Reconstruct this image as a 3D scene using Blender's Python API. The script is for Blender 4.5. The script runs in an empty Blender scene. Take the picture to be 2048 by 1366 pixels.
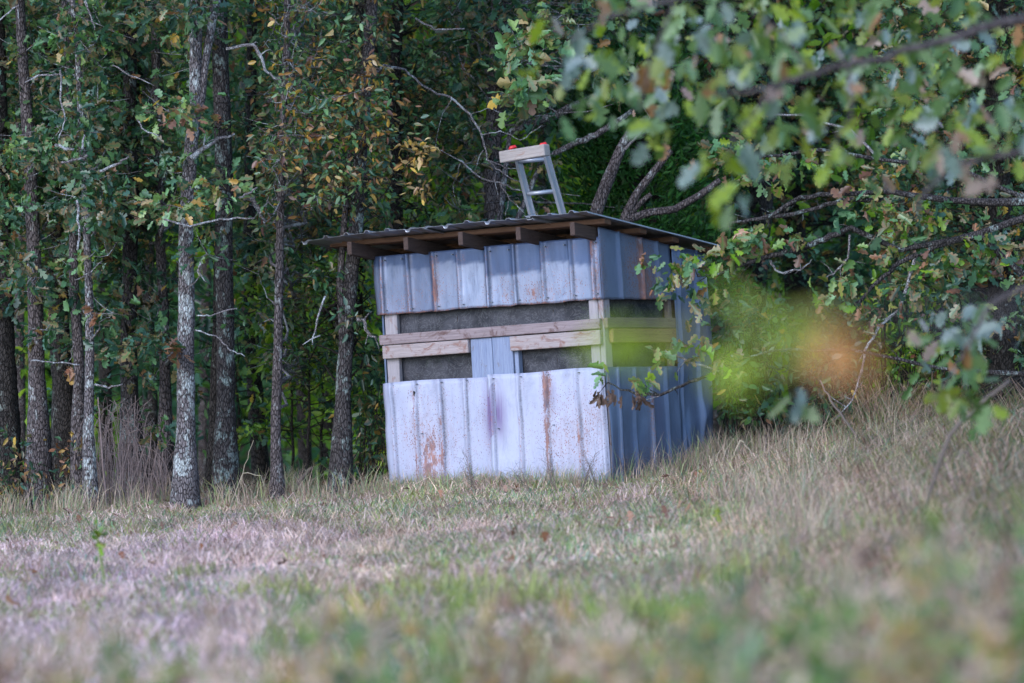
import bpy, bmesh, math, random
import numpy as np
from mathutils import Vector, Matrix, noise as mnoise

SC = bpy.context.scene
COL = SC.collection
R = math.radians
rng = np.random.default_rng(7)
random.seed(7)

# ------------------------------------------------------------------ camera, light, exposure
FPX = 200.0 / 36.0 * 2048.0          # 200 mm lens, photograph pixels per radian
CZ = 1.457
cam_d = bpy.data.cameras.new('camera')
cam = bpy.data.objects.new('camera', cam_d)
COL.objects.link(cam)
cam.location = (0, 0, CZ)
cam.rotation_euler = (math.pi / 2 - math.atan(153.0 / FPX), 0, 0)
cam_d.lens = 200
cam_d.sensor_width = 36
cam_d.clip_start = 0.1
cam_d.clip_end = 2000
cam_d.dof.use_dof = True
cam_d.dof.focus_distance = 38.7
cam_d.dof.aperture_fstop = 2.8
SC.camera = cam

world = bpy.data.worlds.new('World')
SC.world = world
world.use_nodes = True
wn = world.node_tree
wn.nodes.clear()
sky = wn.nodes.new('ShaderNodeTexSky')
sky.sky_type = 'NISHITA'
sky.sun_disc = False
sky.sun_elevation = R(28)
sky.sun_rotation = R(215)
sky.air_density = 1.0
sky.dust_density = 0.3
sky.ozone_density = 4.0
bg = wn.nodes.new('ShaderNodeBackground')
bg.inputs['Strength'].default_value = 0.15
wo = wn.nodes.new('ShaderNodeOutputWorld')
wn.links.new(sky.outputs[0], bg.inputs[0])
wn.links.new(bg.outputs[0], wo.inputs[0])

sun_d = bpy.data.lights.new('sun', 'SUN')
sun_d.energy = 0.95
sun_d.angle = R(40)
sun_d.color = (1.0, 0.96, 0.98)
sun = bpy.data.objects.new('sun', sun_d)
COL.objects.link(sun)
az, el = R(215), R(28)               # compass bearing the light comes from (0 = +Y, clockwise)
sdir = Vector((math.sin(az) * math.cos(el), math.cos(az) * math.cos(el), math.sin(el)))
sun.rotation_euler = sdir.to_track_quat('Z', 'Y').to_euler()
sun.location = (-10, -10, 20)

SC.view_settings.view_transform = 'Standard'
SC.view_settings.look = 'None'
SC.view_settings.gamma = 1
SC.view_settings.use_curve_mapping = False
SC.view_settings.exposure = 1.58
SC.cycles.use_denoising = True
SC.cycles.max_bounces = 6
SC.cycles.diffuse_bounces = 3
SC.cycles.glossy_bounces = 2
SC.cycles.transmission_bounces = 3
SC.cycles.transparent_max_bounces = 4

# ------------------------------------------------------------------ helpers
def W(px, py, Y):
    return Vector(((px - 1024.0) / FPX * Y, Y, CZ - (py - 530.0) / FPX * Y))

def props(o, label=None, cat=None, group=None, kind=None):
    if label: o['label'] = label
    if cat: o['category'] = cat
    if group: o['group'] = group
    if kind: o['kind'] = kind
    return o

def empty(name, loc, label=None, cat=None, group=None):
    o = bpy.data.objects.new(name, None)
    COL.objects.link(o)
    o.location = loc
    o.empty_display_size = 0.2
    return props(o, label, cat, group)

def link(name, me, mat=None, parent=None):
    if mat is not None and len(me.materials) == 0:
        me.materials.append(mat)
    o = bpy.data.objects.new(name, me)
    COL.objects.link(o)
    if parent is not None:
        o.parent = parent
        base = parent
        loc = Vector((0, 0, 0))
        while base is not None:
            if base.get('_mw') is None:
                loc += base.location
            base = base.parent if base.parent and base.type == 'EMPTY' else None
        if parent.type == 'EMPTY' and parent.get('local') is None:
            o.matrix_parent_inverse = Matrix.Translation(-parent.location)
    return o

def smooth(me):
    me.polygons.foreach_set('use_smooth', np.ones(len(me.polygons), dtype=bool))

def mesh_np(name, V, loops, starts, cols=None, shade_smooth=False):
    me = bpy.data.meshes.new(name)
    me.vertices.add(len(V))
    me.vertices.foreach_set('co', np.ascontiguousarray(V, dtype=np.float32).ravel())
    me.loops.add(len(loops))
    me.loops.foreach_set('vertex_index', np.ascontiguousarray(loops, dtype=np.int32))
    me.polygons.add(len(starts))
    me.polygons.foreach_set('loop_start', np.ascontiguousarray(starts, dtype=np.int32))
    if shade_smooth:
        me.polygons.foreach_set('use_smooth', np.ones(len(starts), dtype=bool))
    if cols is not None:
        a = me.color_attributes.new('col', 'FLOAT_COLOR', 'POINT')
        c = np.ones((len(V), 4), dtype=np.float32)
        c[:, :3] = cols
        a.data.foreach_set('color', c.ravel())
    me.update(calc_edges=True)
    return me

class MB:
    """collects tubes, boxes; builds one mesh"""
    def __init__(s):
        s.v, s.f = [], []
    def tube(s, pts, rad, sides=6, rough=0.0, cap=True, seed=0.0):
        pts = [Vector(p) for p in pts]
        n0 = len(s.v)
        up = Vector((0, 1, 0))
        for i, p in enumerate(pts):
            a = pts[max(i - 1, 0)]; b = pts[min(i + 1, len(pts) - 1)]
            t = (b - a)
            if t.length < 1e-7: t = Vector((0, 0, 1))
            t.normalize()
            x = up - t * up.dot(t)
            if x.length < 0.05:
                x = Vector((1, 0, 0)) - t * t.x
            x.normalize()
            y = t.cross(x)
            r = rad[i] if hasattr(rad, '__len__') else rad
            for k in range(sides):
                an = 2 * math.pi * k / sides
                rr = r
                if rough:
                    q = p * 9.0 + Vector((math.cos(an) * 2.2, math.sin(an) * 2.2, seed))
                    rr = r * (1 + rough * mnoise.noise(q) + rough * 0.6 * mnoise.noise(q * 3.1))
                s.v.append(p + x * (math.cos(an) * rr) + y * (math.sin(an) * rr))
        for i in range(len(pts) - 1):
            for k in range(sides):
                k2 = (k + 1) % sides
                s.f.append((n0 + i * sides + k, n0 + i * sides + k2, n0 + (i + 1) * sides + k2, n0 + (i + 1) * sides + k))
        if cap:
            s.f.append(tuple(n0 + k for k in range(sides))[::-1])
            s.f.append(tuple(n0 + (len(pts) - 1) * sides + k for k in range(sides)))
    def box(s, lo, hi, M=None, bev=0.0):
        n0 = len(s.v)
        (x0, y0, z0), (x1, y1, z1) = lo, hi
        b = bev
        if b <= 0:
            P = [(x0, y0, z0), (x1, y0, z0), (x1, y1, z0), (x0, y1, z0), (x0, y0, z1), (x1, y0, z1), (x1, y1, z1), (x0, y1, z1)]
            F = [(0, 3, 2, 1), (4, 5, 6, 7), (0, 1, 5, 4), (1, 2, 6, 5), (2, 3, 7, 6), (3, 0, 4, 7)]
            for p in P:
                v = Vector(p)
                s.v.append(M @ v if M else v)
            for f in F: s.f.append(tuple(n0 + i for i in f))
        else:
            bm = bmesh.new()
            bmesh.ops.create_cube(bm, size=1)
            for v in bm.verts:
                v.co = Vector(((x0 + x1) / 2 + v.co.x * (x1 - x0), (y0 + y1) / 2 + v.co.y * (y1 - y0), (z0 + z1) / 2 + v.co.z * (z1 - z0)))
            bmesh.ops.bevel(bm, geom=list(bm.edges), offset=b, segments=1, affect='EDGES')
            bm.verts.index_update()
            for v in bm.verts:
                s.v.append(M @ v.co if M else v.co.copy())
            for f in bm.faces: s.f.append(tuple(n0 + v.index for v in f.verts))
            bm.free()
    def mesh(s, name, sm=False):
        me = bpy.data.meshes.new(name)
        me.from_pydata([tuple(v) for v in s.v], [], s.f)
        me.update()
        if sm: smooth(me)
        return me

def vnoise(x, y, seed=0, sc=1.0):
    """value noise on arrays, 0..1"""
    x = np.asarray(x) * sc + seed * 17.13; y = np.asarray(y) * sc + seed * 5.71
    xi = np.floor(x).astype(np.int64); yi = np.floor(y).astype(np.int64)
    fx = x - xi; fy = y - yi
    fx = fx * fx * (3 - 2 * fx); fy = fy * fy * (3 - 2 * fy)
    def h(a, b):
        n = (a * 374761393 + b * 668265263 + seed * 982451653) & 0xffffffff
        n = ((n ^ (n >> 13)) * 1274126177) & 0xffffffff
        return ((n ^ (n >> 16)) & 0xffff) / 65535.0
    return (h(xi, yi) * (1 - fx) + h(xi + 1, yi) * fx) * (1 - fy) + (h(xi, yi + 1) * (1 - fx) + h(xi + 1, yi + 1) * fx) * fy

def ground(x, y):
    x = np.asarray(x, dtype=float); y = np.asarray(y, dtype=float)
    g = np.where(x < -1.1, -0.1 + 0.047 * (x + 1.1), np.where(x < 0, 0.091 * x, 0.040 * x)) - 0.095
    g = np.maximum(g, -0.9)
    g = g + 0.085 * np.clip(x - 0.55, 0, 5) ** 1.15
    g = g + np.clip(y - 39.5, 0, 60) * 0.0 - np.clip(y - 41.0, 0, 14) * 0.05
    g = g + (0.07 * (vnoise(x, y, 3, 0.6) - 0.5) + 0.05 * (vnoise(x, y, 4, 1.7) - 0.5)) * np.where(y < 39, 1, 0.5)
    # gentle dome in the near field
    return g + np.where(y < 39, 0.0, 0.0)

# ------------------------------------------------------------------ materials
def mat_new(name):
    m = bpy.data.materials.new(name)
    m.use_nodes = True
    nt = m.node_tree
    nt.nodes.clear()
    out = nt.nodes.new('ShaderNodeOutputMaterial')
    return m, nt, out

def N(nt, t, **kw):
    n = nt.nodes.new(t)
    for k, v in kw.items():
        if k in n.inputs: n.inputs[k].default_value = v
        else: setattr(n, k, v)
    return n

def mixc(nt, fac, a, b, mode='MIX'):
    n = nt.nodes.new('ShaderNodeMix')
    n.data_type = 'RGBA'
    n.blend_type = mode
    for sock, val in ((n.inputs[0], fac), (n.inputs[6], a), (n.inputs[7], b)):
        if isinstance(val, bpy.types.NodeSocket): nt.links.new(val, sock)
        elif isinstance(val, (int, float)): sock.default_value = val
        else: sock.default_value = (*val, 1) if len(val) == 3 else val
    return n.outputs[2]

def math_(nt, op, a, b=None, clamp=False):
    n = nt.nodes.new('ShaderNodeMath')
    n.operation = op
    n.use_clamp = clamp
    for i, val in enumerate((a, b)):
        if val is None: continue
        if isinstance(val, bpy.types.NodeSocket): nt.links.new(val, n.inputs[i])
        else: n.inputs[i].default_value = val
    return n.outputs[0]

def ramp(nt, fac, stops):
    n = nt.nodes.new('ShaderNodeValToRGB')
    nt.links.new(fac, n.inputs[0])
    el_ = n.color_ramp.elements
    while len(el_) < len(stops): el_.new(0.5)
    for e, (p, c) in zip(el_, stops):
        e.position = p
        e.color = (c, c, c, 1) if isinstance(c, (int, float)) else (*c, 1)
    return n.outputs[0]

def coords(nt, scale=(1, 1, 1), off=(0, 0, 0)):
    tc = nt.nodes.new('ShaderNodeTexCoord')
    mp = nt.nodes.new('ShaderNodeMapping')
    mp.inputs['Scale'].default_value = scale
    mp.inputs['Location'].default_value = off
    nt.links.new(tc.outputs['Object'], mp.inputs[0])
    return mp.outputs[0]

def noise(nt, vec, scale, detail=4, rough=0.55, dist=0.0):
    n = N(nt, 'ShaderNodeTexNoise')
    n.inputs['Scale'].default_value = scale
    n.inputs['Detail'].default_value = detail
    n.inputs['Roughness'].default_value = rough
    n.inputs['Distortion'].default_value = dist
    nt.links.new(vec, n.inputs['Vector'])
    return n.outputs['Fac']

def bump(nt, h, strength, dist=0.01):
    b = nt.nodes.new('ShaderNodeBump')
    b.inputs['Strength'].default_value = strength
    b.inputs['Distance'].default_value = dist
    nt.links.new(h, b.inputs['Height'])
    return b.outputs[0]

def finish(nt, out, col, rough=0.8, nrm=None, metal=0.0, spec=0.5):
    p = nt.nodes.new('ShaderNodeBsdfPrincipled')
    for s, v in (('Base Color', col), ('Roughness', rough), ('Metallic', metal)):
        if isinstance(v, bpy.types.NodeSocket): nt.links.new(v, p.inputs[s])
        elif isinstance(v, (tuple, list)): p.inputs[s].default_value = (*v, 1)
        else: p.inputs[s].default_value = v
    p.inputs['Specular IOR Level'].default_value = spec
    if nrm is not None: nt.links.new(nrm, p.inputs['Normal'])
    nt.links.new(p.outputs[0], out.inputs[0])
    return p

def leaf_material(name, trans=0.3, rough=0.45, spec=0.5, vein=True):
    m, nt, out = mat_new(name)
    at = N(nt, 'ShaderNodeAttribute', attribute_name='col')
    v = coords(nt)
    n1 = noise(nt, v, 60, 3)
    c = mixc(nt, ramp(nt, n1, [(0.3, 0.75), (0.7, 1.15)]), (0, 0, 0), at.outputs['Color'])
    c = mixc(nt, 1.0, at.outputs['Color'], ramp(nt, n1, [(0.3, 0.72), (0.7, 1.0)]), 'MULTIPLY')
    p = N(nt, 'ShaderNodeBsdfPrincipled')
    nt.links.new(c, p.inputs['Base Color'])
    p.inputs['Roughness'].default_value = rough
    p.inputs['Specular IOR Level'].default_value = spec
    t = N(nt, 'ShaderNodeBsdfTranslucent')
    tc = mixc(nt, 1.0, c, (1.1, 1.05, 0.9) if 'grass' in name else (1.5, 1.7, 0.7), 'MULTIPLY')
    nt.links.new(tc, t.inputs[0])
    mx = N(nt, 'ShaderNodeMixShader')
    mx.inputs[0].default_value = trans
    nt.links.new(p.outputs[0], mx.inputs[1]); nt.links.new(t.outputs[0], mx.inputs[2])
    nt.links.new(mx.outputs[0], out.inputs[0])
    return m

def bark_material(name, dark, light, lichen, lich_amt=0.5, scale=1.0):
    m, nt, out = mat_new(name)
    v = coords(nt, (1, 1, 0.34))
    n1 = noise(nt, v, 60 * scale, 5, 0.65, 0.4)
    vo = N(nt, 'ShaderNodeTexVoronoi', feature='DISTANCE_TO_EDGE')
    vo.inputs['Scale'].default_value = 70 * scale
    nt.links.new(v, vo.inputs['Vector'])
    crack = ramp(nt, vo.outputs['Distance'], [(0.0, 0.0), (0.16, 1.0)])
    c = mixc(nt, ramp(nt, n1, [(0.3, 0.0), (0.7, 1.0)]), dark, light)
    c = mixc(nt, crack, tuple(x * 0.3 for x in dark), c)
    v2 = coords(nt, (1, 1, 0.7))
    n2 = noise(nt, v2, 9.0, 6, 0.7, 0.4)
    n3 = noise(nt, v2, 38, 3, 0.6)
    lm = ramp(nt, math_(nt, 'ADD', math_(nt, 'MULTIPLY', n2, 0.7), math_(nt, 'MULTIPLY', n3, 0.3)),
              [(0.62 - 0.2 * lich_amt, 0.0), (0.68 - 0.2 * lich_amt, 1.0)])
    lm2 = math_(nt, 'MULTIPLY', lm, ramp(nt, crack, [(0, 0.35), (1, 0.95)]))
    c = mixc(nt, lm2, c, lichen)
    h = math_(nt, 'ADD', math_(nt, 'MULTIPLY', crack, 0.7), n1)
    finish(nt, out, c, 0.9, bump(nt, h, 0.9, 0.012), spec=0.2)
    return m

def wood_material(name, a, b, stain=(0.12, 0.07, 0.05), axis='X', stain_amt=0.4, seed=0.0):
    m, nt, out = mat_new(name)
    s = {'X': (0.35, 9, 9), 'Y': (9, 0.35, 9), 'Z': (9, 9, 0.35)}[axis]
    v = coords(nt, s, (seed, seed * 2, seed * 3))
    n1 = noise(nt, v, 9, 6, 0.7, 0.6)
    n2 = noise(nt, v, 26, 3, 0.7)
    c = mixc(nt, ramp(nt, n1, [(0.28, 0), (0.72, 1)]), a, b)
    c = mixc(nt, ramp(nt, n2, [(0.5, 0), (0.75, 0.6)]), c, tuple(x * 0.55 for x in a))
    v3 = coords(nt, tuple(1.6 if k > 1 else 1.0 for k in s), (seed, 0, 0))
    n3 = noise(nt, v3, 7, 5, 0.7, 1.5)
    c = mixc(nt, ramp(nt, n3, [(0.62 - 0.12 * stain_amt, 0), (0.74 - 0.1 * stain_amt, 0.85)]), c, stain)
    h = math_(nt, 'ADD', n1, math_(nt, 'MULTIPLY', n2, 0.6))
    finish(nt, out, c, 0.85, bump(nt, h, 0.5, 0.004), spec=0.2)
    return m

def metal_sheet_material(name, base, pale, rough=0.42, metal=0.25, rust=(0.22, 0.075, 0.035), streak=0.5):
    """attributes: rust = rust density, pale = oxidised patches, dark = mud, drips and dark lines beside the ribs; all painted on the mesh"""
    m, nt, out = mat_new(name)
    A = {k: N(nt, 'ShaderNodeAttribute', attribute_name=k).outputs['Fac'] for k in ('rust', 'pale', 'dark', 'purple')}
    v = coords(nt)
    vs = coords(nt, (14, 14, 0.8))
    ns = noise(nt, vs, 3, 4, 0.6)
    nb = noise(nt, v, 3.2, 5, 0.6, 0.6)
    nf = noise(nt, v, 70, 3, 0.6)
    c = mixc(nt, ramp(nt, nb, [(0.3, 0), (0.75, 1)]), base, tuple(min(1, x * 1.22) for x in base))
    pm = math_(nt, 'MULTIPLY', A['pale'], ramp(nt, ns, [(0.25, 0.45), (0.6, 1.0)]), True)
    c = mixc(nt, pm, c, pale)
    c = mixc(nt, math_(nt, 'MULTIPLY', ramp(nt, ns, [(0.45, 0), (0.8, 1)]), streak * 0.5), c, tuple(x * 0.62 for x in base))
    c = mixc(nt, math_(nt, 'MULTIPLY', A['purple'], ramp(nt, ns, [(0.3, 0.5), (0.55, 1.0)]), True), c, (0.13, 0.085, 0.21))
    # rust as speckles whose number follows the density, merging into patches where dense
    vo = N(nt, 'ShaderNodeTexVoronoi', feature='F1')
    vo.inputs['Scale'].default_value = 95
    vr = coords(nt, (1, 1, 0.62))
    nt.links.new(vr, vo.inputs['Vector'])
    spot = ramp(nt, vo.outputs['Distance'], [(0.18, 1.0), (0.42, 0.0)])
    clus = noise(nt, vr, 24, 4, 0.7)
    th = math_(nt, 'ADD', math_(nt, 'MULTIPLY', spot, 0.42), math_(nt, 'MULTIPLY', clus, 0.78))
    k = math_(nt, 'ADD', th, math_(nt, 'MULTIPLY', math_(nt, 'MULTIPLY', A['rust'], ramp(nt, noise(nt, coords(nt, (5, 5, 1.6)), 6, 5, 0.7, 0.8), [(0.32, 0.35), (0.62, 1.15)])), 0.60))
    rm = ramp(nt, k, [(0.80, 0.0), (0.90, 1.0)])
    rm = math_(nt, 'MULTIPLY', rm, ramp(nt, A['rust'], [(0.02, 0.0), (0.12, 1.0)]))
    rv = noise(nt, coords(nt, (1, 1, 0.5)), 30, 5, 0.75)
    rc = mixc(nt, ramp(nt, rv, [(0.38, 0), (0.64, 1)]), (0.075, 0.028, 0.030), tuple(min(1, x * 1.7) for x in rust))
    c = mixc(nt, math_(nt, 'MULTIPLY', rm, 0.8), c, rc)
    wash = math_(nt, 'MULTIPLY', A['rust'], math_(nt, 'MULTIPLY', ramp(nt, noise(nt, coords(nt, (9, 9, 2.2)), 5, 6, 0.75, 0.5), [(0.38, 0.0), (0.66, 1.0)]), 0.85), True)
    c = mixc(nt, wash, c, (0.27, 0.145, 0.115))
    c = mixc(nt, math_(nt, 'MULTIPLY', A['dark'], ramp(nt, nf, [(0.3, 0.4), (0.6, 1)]), True), c, (0.05, 0.05, 0.07))
    gr = noise(nt, coords(nt, (3, 3, 1)), 4, 7, 0.75, 0.5)
    c = mixc(nt, ramp(nt, gr, [(0.5, 0.0), (0.78, 0.55)]), c, tuple(x * 0.5 for x in base))
    rg = ramp(nt, rm, [(0, rough), (1, 0.85)])
    mt = ramp(nt, rm, [(0, metal), (1, 0.0)])
    h = math_(nt, 'ADD', math_(nt, 'MULTIPLY', nb, 1.0), math_(nt, 'MULTIPLY', rm, 0.06))
    finish(nt, out, c, rg, bump(nt, h, 0.25, 0.02), metal=mt, spec=0.4)
    return m

M = {}
M['leaf'] = leaf_material('leaf_oak', 0.28, 0.38, 0.6)
M['leaf_far'] = leaf_material('leaf_far', 0.38, 0.6, 0.3)
M['grass'] = leaf_material('grass_blade', 0.32, 0.55, 0.4)
M['bark'] = bark_material('bark_grey', (0.058, 0.046, 0.047), (0.20, 0.165, 0.165), (0.33, 0.34, 0.34), 0.3)
M['bark_pale'] = bark_material('bark_pale', (0.07, 0.058, 0.062), (0.27, 0.235, 0.24), (0.42, 0.45, 0.45), 0.52)
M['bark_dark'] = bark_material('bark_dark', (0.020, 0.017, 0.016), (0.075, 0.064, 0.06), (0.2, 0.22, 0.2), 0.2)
M['bark_lichen'] = bark_material('bark_lichen', (0.035, 0.029, 0.030), (0.115, 0.10, 0.10), (0.25, 0.30, 0.285), 0.42)
M['twig'] = bark_material('twig_pale', (0.18, 0.155, 0.155), (0.42, 0.37, 0.38), (0.56, 0.58, 0.60), 0.6, 2.0)
M['twig_dark'] = bark_material('twig_dark', (0.03, 0.024, 0.022), (0.10, 0.08, 0.07), (0.2, 0.2, 0.18), 0.2, 2.0)
M['wood_grey'] = wood_material('wood_weathered', (0.17, 0.13, 0.135), (0.31, 0.25, 0.265), (0.10, 0.055, 0.05), 'X', 0.9, 1.0)
M['wood_new'] = wood_material('wood_pale', (0.25, 0.205, 0.205), (0.385, 0.325, 0.33), (0.20, 0.10, 0.08), 'X', 0.9, 2.0)
M['wood_side'] = wood_material('wood_side', (0.13, 0.10, 0.09), (0.21, 0.165, 0.145), (0.10, 0.06, 0.05), 'Y', 0.3, 3.0)
M['wood_side2'] = wood_material('wood_side_brown', (0.20, 0.12, 0.07), (0.28, 0.18, 0.11), (0.12, 0.06, 0.04), 'Y', 0.3, 4.0)
M['wood_post'] = wood_material('wood_post', (0.24, 0.215, 0.235), (0.36, 0.325, 0.35), (0.20, 0.11, 0.09), 'Z', 0.6, 5.0)
M['wood_blue'] = wood_material('wood_blue_grey', (0.14, 0.175, 0.28), (0.27, 0.31, 0.43), (0.15, 0.13, 0.14), 'Z', 0.1, 6.0)
M['wood_dark'] = wood_material('rafter_wood', (0.040, 0.027, 0.025), (0.095, 0.064, 0.056), (0.05, 0.03, 0.025), 'Y', 0.4, 7.0)
M['wood_purlin'] = wood_material('purlin_wood', (0.075, 0.038, 0.025), (0.155, 0.085, 0.055), (0.07, 0.035, 0.02), 'X', 0.4, 8.0)
M['wood_beam'] = wood_material('beam_wood', (0.28, 0.245, 0.235), (0.42, 0.375, 0.36), (0.26, 0.12, 0.08), 'X', 0.25, 9.0)
M['sheet_white'] = metal_sheet_material('sheet_white_paint', (0.30, 0.32, 0.445), (0.41, 0.42, 0.52), 0.45, 0.0, streak=0.15)
M['sheet_blue'] = metal_sheet_material('sheet_galvanised', (0.052, 0.080, 0.160), (0.32, 0.36, 0.48), 0.42, 0.3, streak=0.7)
M['sheet_side'] = metal_sheet_material('sheet_side', (0.095, 0.130, 0.215), (0.19, 0.225, 0.32), 0.42, 0.3, rust=(0.20, 0.09, 0.05), streak=0.5)  # bluish shade of the side wall is put into this metal's colour
M['sheet_roof'] = metal_sheet_material('sheet_roof', (0.34, 0.34, 0.37), (0.60, 0.60, 0.63), 0.36, 0.75, streak=0.3)

def simple(name, col, rough=0.6, metal=0.0, nscale=20, var=0.25, bmp=0.1, spec=0.5):
    m, nt, out = mat_new(name)
    v = coords(nt)
    n = noise(nt, v, nscale, 5, 0.6)
    c = mixc(nt, n, tuple(x * (1 - var) for x in col), tuple(min(1, x * (1 + var)) for x in col))
    finish(nt, out, c, rough, bump(nt, n, bmp, 0.005), metal, spec)
    return m
M['alu'] = simple('aluminium', (0.40, 0.42, 0.47), 0.42, 0.55, 14, 0.15)
M['red'] = simple('red_plastic', (0.62, 0.02, 0.03), 0.4, 0, 30, 0.1)
M['screw'] = simple('screw_head', (0.16, 0.17, 0.19), 0.5, 0.4)

def fabric_material():
    m, nt, out = mat_new('camouflage_cloth')
    v = coords(nt)
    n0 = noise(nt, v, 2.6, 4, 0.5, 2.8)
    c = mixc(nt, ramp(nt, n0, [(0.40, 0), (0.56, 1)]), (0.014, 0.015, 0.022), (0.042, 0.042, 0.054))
    n1 = noise(nt, v, 9, 4, 0.6, 3.0)
    line = ramp(nt, math_(nt, 'ABSOLUTE', math_(nt, 'SUBTRACT', n1, 0.5)), [(0.0, 1), (0.035, 0)])
    c = mixc(nt, math_(nt, 'MULTIPLY', line, 0.4), c, (0.15, 0.145, 0.16))
    n2 = noise(nt, v, 6, 3, 0.5, 1.0)
    c = mixc(nt, ramp(nt, n2, [(0.62, 0), (0.72, 0.35)]), c, (0.05, 0.075, 0.04))
    finish(nt, out, c, 0.6, bump(nt, n0, 0.25, 0.02), spec=0.3)
    return m
M['fabric'] = fabric_material()

def ground_material():
    m, nt, out = mat_new('field_ground')
    v = coords(nt)
    n1 = noise(nt, v, 0.9, 6, 0.65, 0.6)
    n2 = noise(nt, v, 9, 6, 0.7)
    n3 = noise(nt, v, 55, 4, 0.7)
    c = mixc(nt, ramp(nt, n2, [(0.3, 0), (0.7, 1)]), (0.36, 0.28, 0.25), (0.64, 0.53, 0.49))
    c = mixc(nt, ramp(nt, n1, [(0.45, 0), (0.62, 0.7)]), c, (0.10, 0.15, 0.055))
    c = mixc(nt, ramp(nt, n3, [(0.35, 0.5), (0.55, 0)]), c, (0.07, 0.05, 0.04))
    # leaf mould under the trees
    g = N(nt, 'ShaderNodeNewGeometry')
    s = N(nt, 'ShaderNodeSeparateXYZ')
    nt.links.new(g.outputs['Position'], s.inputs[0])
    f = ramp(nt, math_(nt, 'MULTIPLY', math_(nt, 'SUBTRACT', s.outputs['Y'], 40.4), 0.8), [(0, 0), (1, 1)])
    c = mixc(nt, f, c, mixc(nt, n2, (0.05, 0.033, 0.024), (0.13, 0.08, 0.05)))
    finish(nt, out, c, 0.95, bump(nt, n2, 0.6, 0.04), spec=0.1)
    return m
M['ground'] = ground_material()

# ------------------------------------------------------------------ terrain
def terrain():
    xs = np.concatenate([[-400, -200, -100, -50, -25, -14], np.arange(-9, 9.01, 0.3), [14, 25, 50, 100, 200, 400]])
    ys = np.concatenate([[-300, -100, -30, -8], np.arange(0, 60.01, 0.4), [64, 70, 80, 100, 150, 250, 500, 900]])
    X, Y = np.meshgrid(xs, ys)
    Z = ground(X, Y)
    V = np.stack([X.ravel(), Y.ravel(), Z.ravel()], 1)
    nx, ny = len(xs), len(ys)
    i, j = np.meshgrid(np.arange(nx - 1), np.arange(ny - 1))
    a = (j * nx + i).ravel()
    loops = np.stack([a, a + 1, a + nx + 1, a + nx], 1).ravel()
    me = mesh_np('ground', V, loops, np.arange(0, len(loops), 4), None, True)
    o = link('ground', me, M['ground'])
    props(o, 'mown field of dry straw and green grass rising to the right', 'ground', kind='structure')
terrain()

# ------------------------------------------------------------------ the shed
AL = R(32)
Fv = Vector((math.cos(AL), -math.sin(AL), 0.071)).normalized()
Sv = Vector((math.sin(AL), math.cos(AL), -0.010))
Sv = (Sv - Fv * Sv.dot(Fv)).normalized()
Uv = Fv.cross(Sv).normalized()
WD, DP = 1.81, 1.38
corner = W(1222, 955, 38.6)
org = corner - Fv * WD
shedM = Matrix(((Fv.x, Sv.x, Uv.x, org.x), (Fv.y, Sv.y, Uv.y, org.y), (Fv.z, Sv.z, Uv.z, org.z), (0, 0, 0, 1)))
shed = empty('hunting_shed', (0, 0, 0), 'weathered tin-clad shed with lean-to roof and dark window slots', 'shed')
shed.matrix_world = shedM
shed['local'] = 1
PXM = FPX / 38.6
def fl(px, py):
    """photo pixel on the front wall -> (u, w)"""
    A = np.array([[Fv.x * PXM, Uv.x * PXM], [-Fv.z * PXM, -Uv.z * PXM]])
    s = np.linalg.solve(A, [px - 1222, py - 955])
    return float(s[0] + WD), float(s[1])
def sl(px, py):
    A = np.array([[Sv.x * PXM, Uv.x * PXM], [-Sv.z * PXM, -Uv.z * PXM]])
    s = np.linalg.solve(A, [px - 1222, py - 955])
    return float(s[0]), float(s[1])
def roof_w(v): return 1.795 - 0.117 * (v + 0.35)

def shed_part(name, me, mat, parent=None, label=None):
    me.materials.append(mat)
    o = bpy.data.objects.new(name, me)
    COL.objects.link(o)
    o.parent = parent or shed
    if label: o['label'] = label
    return o

def gauss(a, b, ca, cb, sa, sb): return np.exp(-((a - ca) / sa) ** 2 - ((b - cb) / sb) ** 2)

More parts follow.
